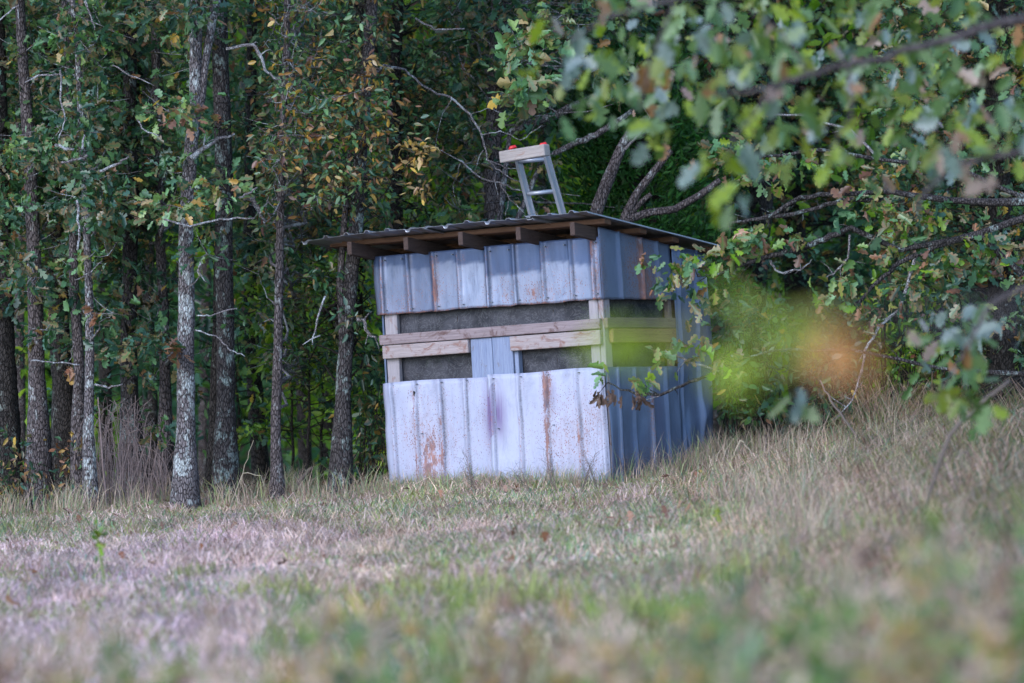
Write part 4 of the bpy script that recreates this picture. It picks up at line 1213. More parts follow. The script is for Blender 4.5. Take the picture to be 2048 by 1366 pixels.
STRAW = np.array([(0.68, 0.55, 0.47), (0.80, 0.68, 0.62), (0.56, 0.46, 0.41), (0.76, 0.61, 0.60), (0.45, 0.34, 0.31)])
GREEN = np.array([(0.27, 0.38, 0.17), (0.32, 0.42, 0.18), (0.20, 0.32, 0.17), (0.42, 0.47, 0.18), (0.24, 0.37, 0.24)])
def field():
    n = 330000
    # more blades where they show sharply
    y = np.where(rng.random(n) < 0.55, rng.uniform(31, 41.2, n), 16 + 15 * rng.random(n) ** 0.8)
    x = rng.uniform(-1, 1, n) * (y * 0.09 + 0.9)
    inshed = shed_inside(x, y)
    keep = ~inshed
    x, y = x[keep], y[keep]; n = len(x)
    g = 0.6 * vnoise(x, y * 0.8, 41, 0.9) + 0.4 * vnoise(x, y, 42, 3.2)
    # strawy lilac swath at left, green strip by the wood edge
    pxs = x / y * FPX
    sw = np.clip((-pxs - 300) / 350, 0, 1) * np.clip((36 - y) / 2, 0, 1)
    g = g - 0.3 * sw + 0.16 * np.exp(-((y - 37.6) / 1.6) ** 2) + 0.05
    g = g + 0.05 * (pxs > 0)
    g = g + 0.5 * (vnoise(x, y, 44, 5.5) - 0.5)
    isg = (rng.random(n) < np.clip((g - 0.5) * 3.2 + 0.17, 0.05, 0.5))
    col = np.where(isg[:, None], GREEN[rng.integers(0, 5, n)], STRAW[rng.integers(0, 5, n)]) * rng.uniform(0.75, 1.2, (n, 1)) * (0.50 + 0.65 * vnoise(x, y, 45, 6.0) + 0.5 * vnoise(x, y * 0.7, 46, 1.6))[:, None]
    hue = vnoise(x, y, 47, 3.0)[:, None]
    col = np.where(isg[:, None], col, col * (np.array([1.12, 0.97, 0.98]) * hue + np.array([1.18, 1.08, 0.86]) * (1 - hue)))
    pa = vnoise(x, y, 50, 4.2); k1 = (pa > 0.72) & (rng.random(n) < 0.5); col[k1] = np.array([0.40, 0.44, 0.14]) * rng.uniform(0.7, 1.2, (k1.sum(), 1))
    pb = vnoise(x, y, 51, 5.0); k1 = (pb > 0.72) & (rng.random(n) < 0.55); col[k1] = np.array([0.46, 0.30, 0.21]) * rng.uniform(0.7, 1.2, (k1.sum(), 1))
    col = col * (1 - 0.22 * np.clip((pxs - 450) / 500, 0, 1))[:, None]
    br = (rng.random(n) < 0.10 * vnoise(x, y, 48, 4.0))
    col[br] = np.array([0.42, 0.24, 0.16])
    col = col * (1 + sw[:, None] * np.array([0.06, 0.06, 0.24]))
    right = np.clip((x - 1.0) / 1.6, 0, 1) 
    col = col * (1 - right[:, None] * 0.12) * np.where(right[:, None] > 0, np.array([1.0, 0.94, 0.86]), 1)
    h = rng.uniform(0.03, 0.10, n) * (0.35 + 1.3 * vnoise(x, y, 43, 4.0) * (0.4 + vnoise(x, y, 49, 1.1)))
    h = h * (1 + 0.6 * np.exp(-((y - 40.3) / 0.9) ** 2)) * (1 + 1.6 * right) * np.where((y < 27), 1.15, 1)
    lean = np.clip(rng.uniform(0.35, 1.15, n), 0, 0.985)
    h = h * (1 + 0.8 * (lean > 0.9))
    width = rng.uniform(0.003, 0.0075, n) * np.where(y < 30, 1.25, 1)
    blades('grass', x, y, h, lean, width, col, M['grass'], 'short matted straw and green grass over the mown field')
def shed_inside(x, y):
    dx = x - org.x; dy = y - org.y
    u = dx * Fv.x + dy * Fv.y; v = dx * Sv.x + dy * Sv.y
    return (u > -0.0) & (u < WD) & (v > 0.0) & (v < DP)
field()
def tufts():
    # taller stems: near the shed foot, wood edge and right-hand bank
    cx, cy, hh, nn, gg = [], [], [], [], []
    for i in range(900):
        r = random.random() if i < 560 else 2.0
        if r < 0.34:
            px = random.uniform(0, 760); y = random.uniform(39.0, 40.8); h = random.uniform(0.05, 0.17) if random.random() < .8 else 0.3; g = 0.3
        elif r < 0.58:
            u = random.uniform(-0.1, WD + 0.1); p = org + Fv * u - Sv * random.uniform(0.04, 0.35); px = p.x / p.y * FPX + 1024; y = p.y; h = random.uniform(0.05, 0.22); g = 0.45
        elif r < 0.68:
            v = random.uniform(0, DP + 0.2); p = corner + Sv * v + Fv * random.uniform(0.05, 0.35); px = p.x / p.y * FPX + 1024; y = p.y; h = random.uniform(0.10, 0.34); g = 0.35
        else:
            px = random.uniform(1420, 2150); y = random.uniform(27, 40.5); h = random.uniform(0.12, 0.42); g = 0.16
        if r == 2.0:
            y = random.uniform(18, 29); px = random.uniform(1250, 2200) if random.random() < .75 else random.uniform(-80, 1250); h = random.uniform(0.10, 0.34) * (0.55 + 0.55 * max(0, min(1, (px - 1250) / 700))); g = random.choice([0.1, 0.2, 0.75])
        cx.append((px - 1024) / FPX * y); cy.append(y); hh.append(h); nn.append(random.randint(22, 60)); gg.append(g)
    idx = np.repeat(np.arange(len(cx)), nn)
    n = len(idx)
    cx, cy, hh, gg = map(np.array, (cx, cy, hh, gg))
    sp = 0.035 + 0.10 * hh[idx]
    x = cx[idx] + rng.normal(0, 1, n) * sp; y = cy[idx] + rng.normal(0, 1, n) * sp
    k = ~shed_inside(x, y); x, y, idx = x[k], y[k], idx[k]; n = len(x)
    h = hh[idx] * rng.uniform(0.45, 1.15, n)
    isg = rng.random(n) < gg[idx]
    col = np.where(isg[:, None], GREEN[rng.integers(0, 5, n)], STRAW[rng.integers(0, 5, n)] * np.array([0.85, 0.78, 0.66])) * rng.uniform(0.6, 1.25, (n, 1))
    blades('tall_grass', x, y, h, rng.uniform(0.15, 0.93, n), rng.uniform(0.0025, 0.005, n), col, M['grass'], 'taller dry grass tufts along the wood edge, shed foot and bank')
tufts()

def near_weeds():
    # tall weeds standing close to the lens side of the field
    lv = Leaves()
    st = MB()
    for i in range(260):
        right = random.random() < 0.6
        Y = random.uniform(11.5, 17.5)
        px = random.uniform(1380, 2250) if right else random.uniform(-100, 1500)
        t = max(0, min(1, (px - 1300) / 750))
        py = random.uniform(1200 - 210 * t, 1380)
        tip = W(px, py, Y)
        b = Vector((tip.x + random.gauss(0, 0.05), Y + random.gauss(0, 0.05), float(ground(tip.x, Y)) - 0.02))
        if tip.z < b.z + 0.15: continue
        st.tube(arc(b, tip, 0, 5, 0.01), [0.004, 0.0035, 0.003, 0.002, 0.0015, 0.001], 4, cap=False)
        pal = random.choice(['lime', 'light', 'lime', 'lime', 'gold', 'gold', 'brown', 'straw', 'straw', 'straw'])
        n = 26
        tt = rng.uniform(0.35, 1.0, n)[:, None]
        pos = np.array(b)[None] * (1 - tt) + np.array(tip)[None] * tt + rng.normal(0, 0.012, (n, 3))
        col = STRAW[rng.integers(0, 5, n)] * np.array([0.8, 0.72, 0.62]) if pal == 'straw' else pick(pal, n, 0) * 0.8 + 0.05
        lv.add(pos, rng.normal(0, 0.6, (n, 3)) + np.array([0, 0, 0.7]), rng.normal(0, 1, (n, 3)) + np.array([0, -0.6, 0]), rng.uniform(0.04, 0.10, n), col, None, 'ovate', 0.5)
    o = link('foreground_weeds', lv.mesh('foreground_weeds'), M['grass'])
    props(o, 'tangle of tall out-of-focus weeds along the bottom edge of the view', 'weeds', kind='stuff')
    o2 = link('stems', st.mesh('stems'), M['stalk_pale'], o); o2['kind'] = 'stuff'
M['stalk_pale'] = simple('pale_stalk', (0.30, 0.25, 0.18), 0.9, 0, 30, 0.3)
near_weeds()

# ------------------------------------------------------------------ brush heap with drooping dry stems at the left
def brush():
    Y = 39.9
    base = W(262, 985, Y); base.z = float(ground(base.x, Y))
    root = empty('brush_heap', base, 'heap of drooping purplish-brown dry stems at a trunk foot', 'brush')
    mb = MB()
    for k in range(150):
        px0 = random.gauss(248, 34); py0 = random.uniform(790, 950)
        side = random.uniform(-1, 1)
        a = W(px0, py0, Y + random.uniform(-0.25, 0.3))
        ex = px0 + side * random.uniform(10, 85)
        b = W(ex, 990 + random.uniform(-10, 15), Y + random.uniform(-0.5, 0.3))
        pts = []
        for i in range(6):
            t = i / 5
            p = a.lerp(b, t)
            p.x = a.x + (b.x - a.x) * (1 - (1 - t) ** 1.9)
            p.z = a.z + (b.z - a.z) * t ** 1.5 + 0.03 * math.sin(t * 3.1)
            pts.append(p)
        mb.tube(pts, [0.0022, 0.0022, 0.0018, 0.0016, 0.0014, 0.001], 3, cap=False)
    for k in range(110):
        px = random.uniform(195, 335); p = W(px, 990, Y + random.uniform(-.3, .5)); p.z = float(ground(p.x, p.y))
        q = p + Vector((random.gauss(0, 0.12), random.gauss(0, 0.1), random.uniform(0.2, 0.6)))
        mb.tube(arc(p, q, -0.02, 3, 0.03), 0.0022, 3, cap=False)
    link('stems', mb.mesh('stems'), M['drystem'], root)['kind'] = 'stuff'
M['drystem'] = simple('dry_stem', (0.17, 0.125, 0.12), 0.9, 0, 30, 0.5)
M['stalk'] = simple('weed_stalk', (0.13, 0.10, 0.085), 0.9, 0, 30, 0.3)
M['stalk_pale'] = simple('pale_stalk', (0.30, 0.25, 0.18), 0.9, 0, 30, 0.3)
brush()

# ------------------------------------------------------------------ weeds and saplings
def weed(label, base, tips, mat, leaves=None, name='weed', cat='weed', group=None, rad=0.003):
    root = empty(name, base, label, cat, group)
    mb = MB()
    for tp in tips:
        mid = [arc(base, tp, -0.015, 6, 0.02)]
        mb.tube(mid[0], [rad, rad * .95, rad * .9, rad * .8, rad * .6, rad * .45, rad * .3], 5)
        for k in range(3, 7):
            p = mid[0][k]
            for q in range(2):
                d = Vector((random.gauss(0, 0.035), random.gauss(0, 0.03), random.uniform(0.01, 0.05)))
                mb.tube([p, p + d], [rad * 0.45, rad * 0.25], 4)
    link('stem', mb.mesh('stem'), mat, root)
    if leaves:
        lv = Leaves()
        n, pal, size, kind, c, sp = leaves
        add_spray(lv, c, n, sp, size, pal, kind, 0.04)
        link('leaves', lv.mesh('leaves'), M['leaf'], root)
    return root
def gp(px, Y):
    x = (px - 1024) / FPX * Y
    return Vector((x, Y, float(ground(x, Y)) - 0.01))
for (px, tpx, tpy, label) in [(1200, 1170, 885, 'dark bare weed stalk against the white cladding below the right slot'), (1065, 1010, 905, 'low dark weed in front of the lower right cladding'), (1112, 1085, 880, 'thin upright weed by the rusty strip of cladding'),
                              (960, 915, 890, 'wispy weed before the middle of the white cladding'), (945, 930, 915, 'short branching weed beside the wispy one'), (1265, 1240, 880, 'dark weed at the foot of the shaded blue side wall'),
                              (1330, 1310, 870, 'brown weed at the middle of the shaded blue side wall'), (1160, 1190, 890, 'curly weed near the shed corner')]:
    b = gp(px, 38.0 if px < 1230 else 38.7)
    tips = [W(px + (tpx - px) * 0.8 + random.uniform(-12, 12), tpy + 22 + random.uniform(-8, 25), b.y + random.uniform(-.05, .05)) for _ in range(5)]
    weed(label, b, tips, M['stalk'], group='bare weeds at the shed foot', rad=0.0018)
# broad-leaved plant at the wood edge
def broad(label, px, Y, h, pal='light', size=0.13, n=6, group=None):
    b = gp(px, Y)
    root = empty('broadleaf_plant', b, label, 'plant', group)
    mb = MB(); mb.tube([b, b + Vector((0, 0, h * 0.6)), b + Vector((0.01, 0, h))], [0.004, 0.003, 0.002], 5)
    link('stem', mb.mesh('stem'), M['stalk'], root)
    for k in range(n):
        lv = Leaves()
        an = k * 2.4
        p = np.array([[b.x, b.y, b.z + h * (0.45 + 0.55 * k / n)]])
        lv.add(p, np.array([[math.cos(an), 0.3 * math.sin(an), 0.75]]), np.array([[-math.cos(an) * 0.4, -0.8, 0.6]]), np.array([size * random.uniform(.8, 1.1)]), pick(pal, 1, 0), None, 'ovate')
        link('leaf', lv.mesh('leaf'), M['leaf'], root)
broad('bright green broad-leaved plant alone at the foot of the left wood', 291, 39.2, 0.07, 'light', 0.075, 4)
# blurred green stalk in the left field
b = gp(208, 29.0)
root = empty('green_stalk', b, 'upright green weed stalk standing alone in the straw, out of focus', 'weed')
mb = MB(); mb.tube([b, W(207, 1150, 29), W(196, 1090, 29), W(192, 1060, 29)], [0.008, 0.007, 0.006, 0.003], 6)
link('stem', mb.mesh('stem'), simple('green_stem', (0.16, 0.20, 0.06), 0.7), root)
lv = Leaves(); add_spray(lv, W(194, 1085, 29), 14, (0.012, 0.01, 0.09), 0.05, 'lime', 'ovate', 0); link('leaves', lv.mesh('leaves'), M['leaf'], root)
# understory saplings left of the shed
for (px, Y, top, label, pal) in [(622, 41.2, 560, 'spindly sapling with lime leaves between slim trunk and double-stemmed oak', 'lime'), (590, 42.4, 600, 'bushy yellow-green sapling behind the slim straight trunk', 'lime'),
                                 (650, 42.8, 640, 'small lime-leaved sapling in the gap just left of the double-stemmed oak', 'lime'), (745, 41.5, 700, 'leafy sapling squeezed against the left wall of the shed', 'green'), (215, 43.2, 560, 'shaded sapling behind the brush heap', 'green'),
                                 (480, 43.0, 620, 'faint sapling in the dark gap beside the thick lichen-spotted trunk', 'green')]:
    b = gp(px, Y)
    root = empty('sapling', b, label, 'sapling')
    tp = W(px - 12, top, Y)
    mb = MB(); stem = arc(b, tp, 0, 8, 0.01); mb.tube(stem, [0.016 - 0.0016 * k for k in range(9)], 6)
    lv = Leaves()
    for k in range(34):
        t = random.uniform(0.25, 1.0)
        p = b.lerp(tp, t)
        q = p + Vector((random.uniform(-.42, .42), random.uniform(-.3, .3), random.uniform(0.0, 0.2)))
        mb.tube(arc(p, q, 0, 3, .02), [0.005, 0.004, 0.003, 0.0015], 4, cap=False)
        add_spray(lv, q, 12, (0.12, 0.1, 0.05), 0.07, pal, 'oak' if k % 2 else 'ovate', 0.02, 0.05)
    link('stem', mb.mesh('stem', True), M['twig_dark'], root)
    link('leaves', lv.mesh('leaves'), M['leaf'], root)

# ------------------------------------------------------------------ right side: oak limbs, shrubs
def right_oak():
    base = gp(2230, 38.6)
    root = empty('overhanging_oak', base, 'oak reaching long lichened limbs and leaf sprays in from the right toward the shed', 'tree')
    Yb = 38.3
    mb = MB(); mb.tube([base, base + Vector((-0.05, 0, 1.2)), base + Vector((-0.1, 0, 2.6)), base + Vector((0, 0, 5.5))], [0.17, 0.14, 0.12, 0.06], 16, 0.1)
    link('trunk', mb.mesh('trunk', True), M['bark'], root)
    limbs = [[(2230, 420, 26), (2050, 405, 18), (1900, 400, 13), (1780, 385, 11), (1680, 387, 10), (1600, 395, 9), (1540, 432, 9), (1500, 440, 7), (1455, 447, 4)],
             [(2230, 470, 24), (2100, 420, 17), (1950, 470, 13), (1800, 500, 11), (1700, 455, 11), (1650, 478, 12), (1590, 500, 12), (1530, 515, 10), (1480, 530, 8), (1440, 548, 6), (1395, 552, 5)],
             [(1780, 400, 9), (1680, 400, 9), (1640, 415, 8), (1570, 432, 9), (1510, 440, 6)],
             [(2230, 620, 22), (2060, 560, 14), (1960, 470, 12), (1870, 492, 10), (1800, 525, 10), (1760, 560, 8), (1720, 600, 7), (1690, 630, 5)],
             [(1830, 510, 7), (1815, 570, 7), (1800, 620, 6), (1760, 650, 6), (1730, 700, 5), (1718, 760, 4), (1705, 800, 3), (1680, 830, 2)],
             [(1700, 470, 5), (1697, 515, 4), (1680, 535, 4), (1650, 560, 2)], [(1540, 520, 5), (1555, 545, 4), (1600, 540, 3), (1620, 525, 2)],
             [(2230, 760, 16), (1900, 740, 8), (1700, 700, 6), (1560, 700, 5), (1490, 715, 4), (1430, 742, 6), (1380, 765, 6), (1320, 790, 6), (1270, 788, 5), (1215, 765, 3)],
             [(1440, 745, 5), (1370, 720, 4), (1330, 700, 2)], [(1330, 785, 3), (1300, 798, 2)],
             [(2100, 420, 10), (1900, 330, 9), (1760, 320, 8), (1640, 300, 8), (1560, 310, 6), (1480, 320, 4)], [(1760, 320, 6), (1700, 260, 6), (1600, 230, 5), (1520, 230, 3)]]
    for L in limbs:
        mb = MB(); pts = pxtube(mb, L, Yb, 1.0, 8)
        for q in range(4, len(pts), 2):
            d = Vector((random.gauss(-0.03, 0.06), random.gauss(0, 0.04), random.gauss(0, 0.06)))
            mb.tube(arc(pts[q], pts[q] + d, 0, 2, 0.05), [0.004, 0.003, 0.001], 4, cap=False)
        link('limb', mb.mesh('limb', True), M['bark_lichen'] if L[0][2] > 8 else M['twig'], root)
    cl = [(1340, 540, 60, 34, 30, 'light', .2), (1380, 520, 50, 30, 26, 'light', .2), (1430, 580, 30, 30, 14, 'green', .1), (1460, 500, 44, 36, 34, 'light', .35), (1500, 480, 40, 30, 26, 'light', .35), (1345, 570, 20, 26, 10, 'green', .1),
          (1400, 610, 26, 30, 10, 'green', .05), (1480, 300, 50, 30, 26, 'light', .25), (1500, 350, 60, 30, 30, 'light', .2), (1440, 310, 40, 30, 22, 'green', .2), (1560, 330, 60, 30, 28, 'light', .2), (1620, 320, 50, 30, 24, 'light', .2),
          (1720, 400, 60, 40, 36, 'light', .2), (1800, 440, 70, 50, 46, 'light', .2), (1770, 490, 50, 40, 30, 'light', .3), (1850, 420, 60, 40, 34, 'green', .2), (1860, 520, 50, 40, 26, 'green', .2),
          (1690, 560, 50, 30, 26, 'light', .15), (1660, 590, 40, 30, 22, 'green', .15), (1730, 610, 50, 30, 24, 'green', .2), (1810, 580, 40, 36, 22, 'green', .2), (1740, 640, 40, 24, 14, 'green', .2), (1590, 480, 40, 24, 16, 'green', .15),
          (1330, 700, 34, 22, 14, 'light', .2), (1400, 690, 40, 26, 18, 'green', .15), (1450, 730, 40, 30, 20, 'green', .1), (1520, 480, 40, 30, 20, 'light', .3), (1900, 560, 50, 50, 30, 'green', .1), (1960, 500, 60, 60, 40, 'green', .1), (2040, 560, 60, 80, 50, 'green', .1), (1275, 760, 26, 14, 8, 'light', .1), (1205, 750, 16, 16, 6, 'light', .1)]
    # leaves as single parts, sharing a few meshes
    protos = {}
    def proto(pal, tipped, v):
        key = (pal, tipped, v)
        if key not in protos:
            lv = Leaves()
            c = pick(pal, 1, 0)
            lv.add(np.zeros((1, 3)), np.array([[0, 1.0, 0]]), np.array([[0, 0, 1.0]]), np.ones(1), c, np.array([[0.34, 0.19, 0.10]]) if tipped else c * 0.9, 'oak')
            me = lv.mesh('leaf'); me.materials.append(M['leaf'])
            protos[key] = me
        return protos[key]
    placed = 0
    rest = Leaves()
    for (px, py, wx, hy, n, pal, br) in cl:
        for k in range(n):
            x = px + random.gauss(0, wx * 0.5); y = py + random.gauss(0, hy * 0.5)
            p = W(x, y, Yb - 0.05 + random.gauss(0, 0.09))
            ax = Vector((random.gauss(0, .8), random.gauss(0, .5), random.gauss(-.4, .6))).normalized()
            nr = Vector((random.gauss(0, .6), random.gauss(-.5, .5), random.gauss(.55, .5)))
            nr = (nr - ax * nr.dot(ax)).normalized()
            bb = ax.cross(nr)
            s = random.uniform(0.07, 0.125)
            pl_ = 'brown' if random.random() < br * 0.45 else (pal if random.random() < 0.75 else 'lime')
            if placed < 290 and (placed % 2 == 0 or True) and random.random() < 0.42:
                me = proto(pl_, random.random() < 0.5, random.randint(0, 3))
                o = bpy.data.objects.new('leaf', me); COL.objects.link(o); o.parent = root
                o.matrix_parent_inverse = Matrix.Translation(-root.location)
                o.matrix_basis = Matrix.Translation(p) @ Matrix(((bb.x, ax.x, nr.x, 0), (bb.y, ax.y, nr.y, 0), (bb.z, ax.z, nr.z, 0), (0, 0, 0, 1))) @ Matrix.Scale(s, 4)
                placed += 1
            else:
                c = pick(pl_, 1, 0)
                rest.add(np.array([p]), np.array([ax]), np.array([nr]), np.array([s]), c, np.array([[0.34, 0.19, 0.10]]) if random.random() < 0.5 else c, 'oak')
    # withered brown leaves hanging at the tip
    for (px, py, n) in ((1205, 795, 10), (1270, 798, 5), (1285, 800, 4), (1232, 800, 3)):
        for k in range(n):
            p = W(px + random.gauss(0, 9), py - 14 + random.gauss(0, 6), Yb - 0.1)
            rest.add(np.array([p]), np.array([[random.gauss(0, .3), 0, -1.0]]), np.array([[random.gauss(0, .7), -1, 0]]), np.array([random.uniform(.07, .12)]), np.array([[0.16, 0.10, 0.085]]) * random.uniform(.6, 1.2), None, 'oak', 0.6)
    o = link('leaves', rest.mesh('leaves'), M['leaf'], root); o['kind'] = 'stuff'
    hi = Leaves(); n = 700
    pos = np.stack([rng.normal(base.x - 0.2, 1.2, n), rng.normal(38.9, 0.8, n), np.abs(rng.normal(0, 1, n)) + 3.9], 1)
    hi.add(pos, norm(rng.normal(0, 1, (n, 3))), np.array([0, 0, 1.0]) + rng.normal(0, .5, (n, 3)), rng.uniform(.25, .4, n), pick('green', n), None, 'far')
    link('crown', hi.mesh('crown'), M['leaf'], root)
right_oak()

def shrub(label, px0, px1, py0, py1, Y, pal, n, size, kind='ovate', brown=0.04):
    b = gp((px0 + px1) / 2, Y)
    root = empty('shrub', b, label, 'shrub')
    mb = MB(); lv = Leaves()
    for k in range(n):
        px = random.uniform(px0, px1); py = random.uniform(py0, py1)
        q = W(px, py, Y + random.uniform(-.35, .35))
        if q.z < b.z: q.z = b.z + 0.08
        p = b + Vector((random.gauss(0, 0.12) + (q.x - b.x) * 0.4, random.gauss(0, 0.1), 0))
        mb.tube(arc(p, q, -0.05, 5, 0.02), [0.006, 0.005, 0.004, 0.003, 0.002, 0.0015], 4, cap=False)
        add_spray(lv, q, 12, (0.10, 0.1, 0.07), size, pal, kind, brown)
    link('stems', mb.mesh('stems'), M['twig_dark'], root)
    link('leaves', lv.mesh('leaves'), M['leaf'], root)
shrub('leafy shrub hugging the rear right corner of the shed', 1445, 1560, 600, 860, 40.0, 'green', 46, 0.07)
shrub('low shrub with pale small leaves in the shade mid-right', 1560, 1720, 690, 860, 40.2, 'green', 44, 0.06)
shrub('taller shrub of narrow yellow-green leaves behind the drooping oak limb', 1720, 1900, 520, 800, 40.6, 'lime', 60, 0.055)
shrub('dim broad shrub under the dark right-hand trunk', 1880, 2090, 560, 820, 40.4, 'green', 60, 0.07)
shrub('small shrub at the left rear edge of the shed', 700, 765, 700, 930, 40.2, 'green', 26, 0.07)
shrub('twiggy shrub with a few leaves at the far left edge', -20, 60, 860, 985, 39.8, 'dark', 18, 0.05, brown=0.3)
shrub('scraggly low bush between the black trunk and the slim pair', 90, 160, 880, 985, 40.0, 'green', 14, 0.05, brown=0.5)

# dry tangled stems on the right bank: countable few larger ones
for (pts, label, mat, Y) in (([(1450, 930, 3), (1480, 880, 4), (1492, 890, 3), (1520, 935, 2)], 'yellow bent grass stalk arching beside the rear corner of the shed', 'stalk_pale', 38.4),
                             ([(1105, 905, 2), (1106, 900, 2)], None, 'stalk', 38.4),
                             ([(1745, 890, 5), (1700, 850, 6), (1660, 800, 5), (1640, 760, 3)], 'bare purplish stick leaning in the dry grass on the bank', 'stalk', 37.2),
                             ([(1820, 930, 9), (1900, 870, 10), (1960, 810, 9), (2020, 760, 7)], 'thick blurred stick slanting up on the right bank', 'stalk', 27.0),
                             ([(455, 985, 2), (485, 945, 2), (520, 950, 2), (530, 980, 1.5)], 'arching bleached grass stalk at the base of the thick spotted trunk', 'stalk_pale', 39.0),
                             ([(575, 985, 10), (600, 960, 9), (625, 935, 8)], 'short broken log leaning beside the slim straight trunk', 'stalk', 40.0),
                             ([(470, 985, 2), (490, 930, 1.6), (507, 880, 1)], 'thin pale stem leaning right in the gap of the trunks', 'stalk_pale', 39.2),
                             ([(215, 985, 4), (200, 850, 4), (196, 795, 3)], 'long straight dead cane leaning on the brush heap', 'drystem', 39.5)):
    if not label: continue
    g0 = gp(pts[0][0], Y)
    mb = MB(); P2 = pxtube(mb, [(pts[0][0], 530 + (CZ - g0.z) / Y * FPX, pts[0][2])] + pts[1:], Y)
    o = link('dead_stick', mb.mesh('dead_stick', True), M[mat]); props(o, label, 'stick')

# ------------------------------------------------------------------ fallen leaves in the field
fl_mesh = []
for v in range(3):
    lv = Leaves(); c = np.array([[0.42, 0.20, 0.12], [0.36, 0.15, 0.09], [0.46, 0.26, 0.16]])[v:v + 1]
    lv.add(np.zeros((1, 3)), np.array([[0, 1.0, 0]]), np.array([[0, 0, 1.0]]), np.ones(1), c, c * 0.7, 'oak', 1.2)
    me = lv.mesh('fallen_leaf'); me.materials.append(M['leaf']); fl_mesh.append(me)
for i, (px, Y, s, label) in enumerate([(880, 37.4, .11, 'rust-brown fallen leaf in the grass before the white cladding'), (1092, 30.2, .14, 'orange-pink fallen leaf in the middle of the field'), (1345, 32.2, .16, 'upper brown leaf of the fallen cluster on the right field'),
                                       (1365, 31.8, .15, 'lower brown leaf of the fallen cluster on the right field'), (1335, 31.7, .14, 'left brown leaf of the fallen cluster on the right field'), (1230, 31.5, .12, 'pinkish fallen leaf left of the brown leaf cluster'),
                                       (1260, 31.9, .11, 'pink fallen leaf nearest the brown leaf cluster'), (245, 31.2, .10, 'orange fallen leaf on the straw near the lone green stalk'), (1490, 34.0, .11, 'brown fallen leaf on the slope right of the shed'),
                                       (620, 29.8, .12, 'tan curled leaf in the straw left of centre'), (160, 36.4, .11, 'pale pink leaf near the left wood edge'), (2000, 30.5, .14, 'orange leaf caught in the bank grass at far right')]):
    o = bpy.data.objects.new('fallen_leaf', fl_mesh[i % 3]); COL.objects.link(o)
    b = gp(px, Y); b.z += 0.055
    o.matrix_world = Matrix.Translation(b) @ Matrix.Rotation(random.uniform(0, 6), 4, 'Z') @ Matrix.Rotation(R(random.uniform(40, 75)), 4, 'X') @ Matrix.Scale(s * 0.62, 4)
    props(o, label, 'leaf', 'fallen leaves in the field')

n = 1500
yl = np.where(rng.random(n) < 0.6, rng.uniform(39.2, 43, n), rng.uniform(24, 40, n)); xl = rng.uniform(-1, 1, n) * (yl * 0.09 + 0.5)
kk = ~shed_inside(xl, yl); xl, yl = xl[kk], yl[kk]; n = len(xl)
lv = Leaves()
lv.add(np.stack([xl, yl, ground(xl, yl) + rng.uniform(0.01, 0.07, n)], 1), norm(rng.normal(0, 1, (n, 3)) * np.array([1, 1, 0.5])), np.array([0, -0.4, 0.8]) + rng.normal(0, 0.4, (n, 3)), rng.uniform(0.03, 0.07, n), pick('brown', n), None, 'oak')
o = link('leaf_litter', lv.mesh('leaf_litter'), M['leaf']); props(o, 'small brown leaves scattered through the grass and along the wood edge', 'leaves', kind='stuff')

# ------------------------------------------------------------------ near foliage, out of focus
def near_leaf_objs(root, items, Y_jit, sizes, protos_cols, droop=0.6, face=0.8, spread=0.8):
    prs = []
    for c, tipc in protos_cols:
        lv = Leaves(); lv.add(np.zeros((1, 3)), np.array([[0, 1.0, 0]]), np.array([[0, 0, 1.0]]), np.ones(1), np.array([c]), np.array([tipc]), 'oak', random.uniform(0.8, 1.15))
        me = lv.mesh('leaf'); me.materials.append(M['leaf']); prs.append(me)
    for it in items:
        px, py, Y = it[:3]
        ci = it[3] if len(it) > 3 and it[3] is not None else random.randrange(len(prs))
        p = W(px, py, Y + random.gauss(0, Y_jit))
        ax = Vector((random.gauss(0, .6), random.gauss(0, .4), -droop + random.gauss(0, .4))).normalized()
        nr = Vector((random.gauss(0, spread), random.gauss(-.5 if face < 1 else -face, spread * .75), random.gauss(.5, spread * .75)))
        nr = (nr - ax * nr.dot(ax)).normalized(); bb = ax.cross(nr)
        s = random.uniform(*sizes) * (it[4] if len(it) > 4 else 1)
        o = bpy.data.objects.new('leaf', prs[ci]); COL.objects.link(o); o.parent = root
        o.matrix_parent_inverse = Matrix.Translation(-root.location)
        o.matrix_basis = Matrix.Translation(p) @ Matrix(((bb.x, ax.x, nr.x, 0), (bb.y, ax.y, nr.y, 0), (bb.z, ax.z, nr.z, 0), (0, 0, 0, 1))) @ Matrix.Scale(s, 4)

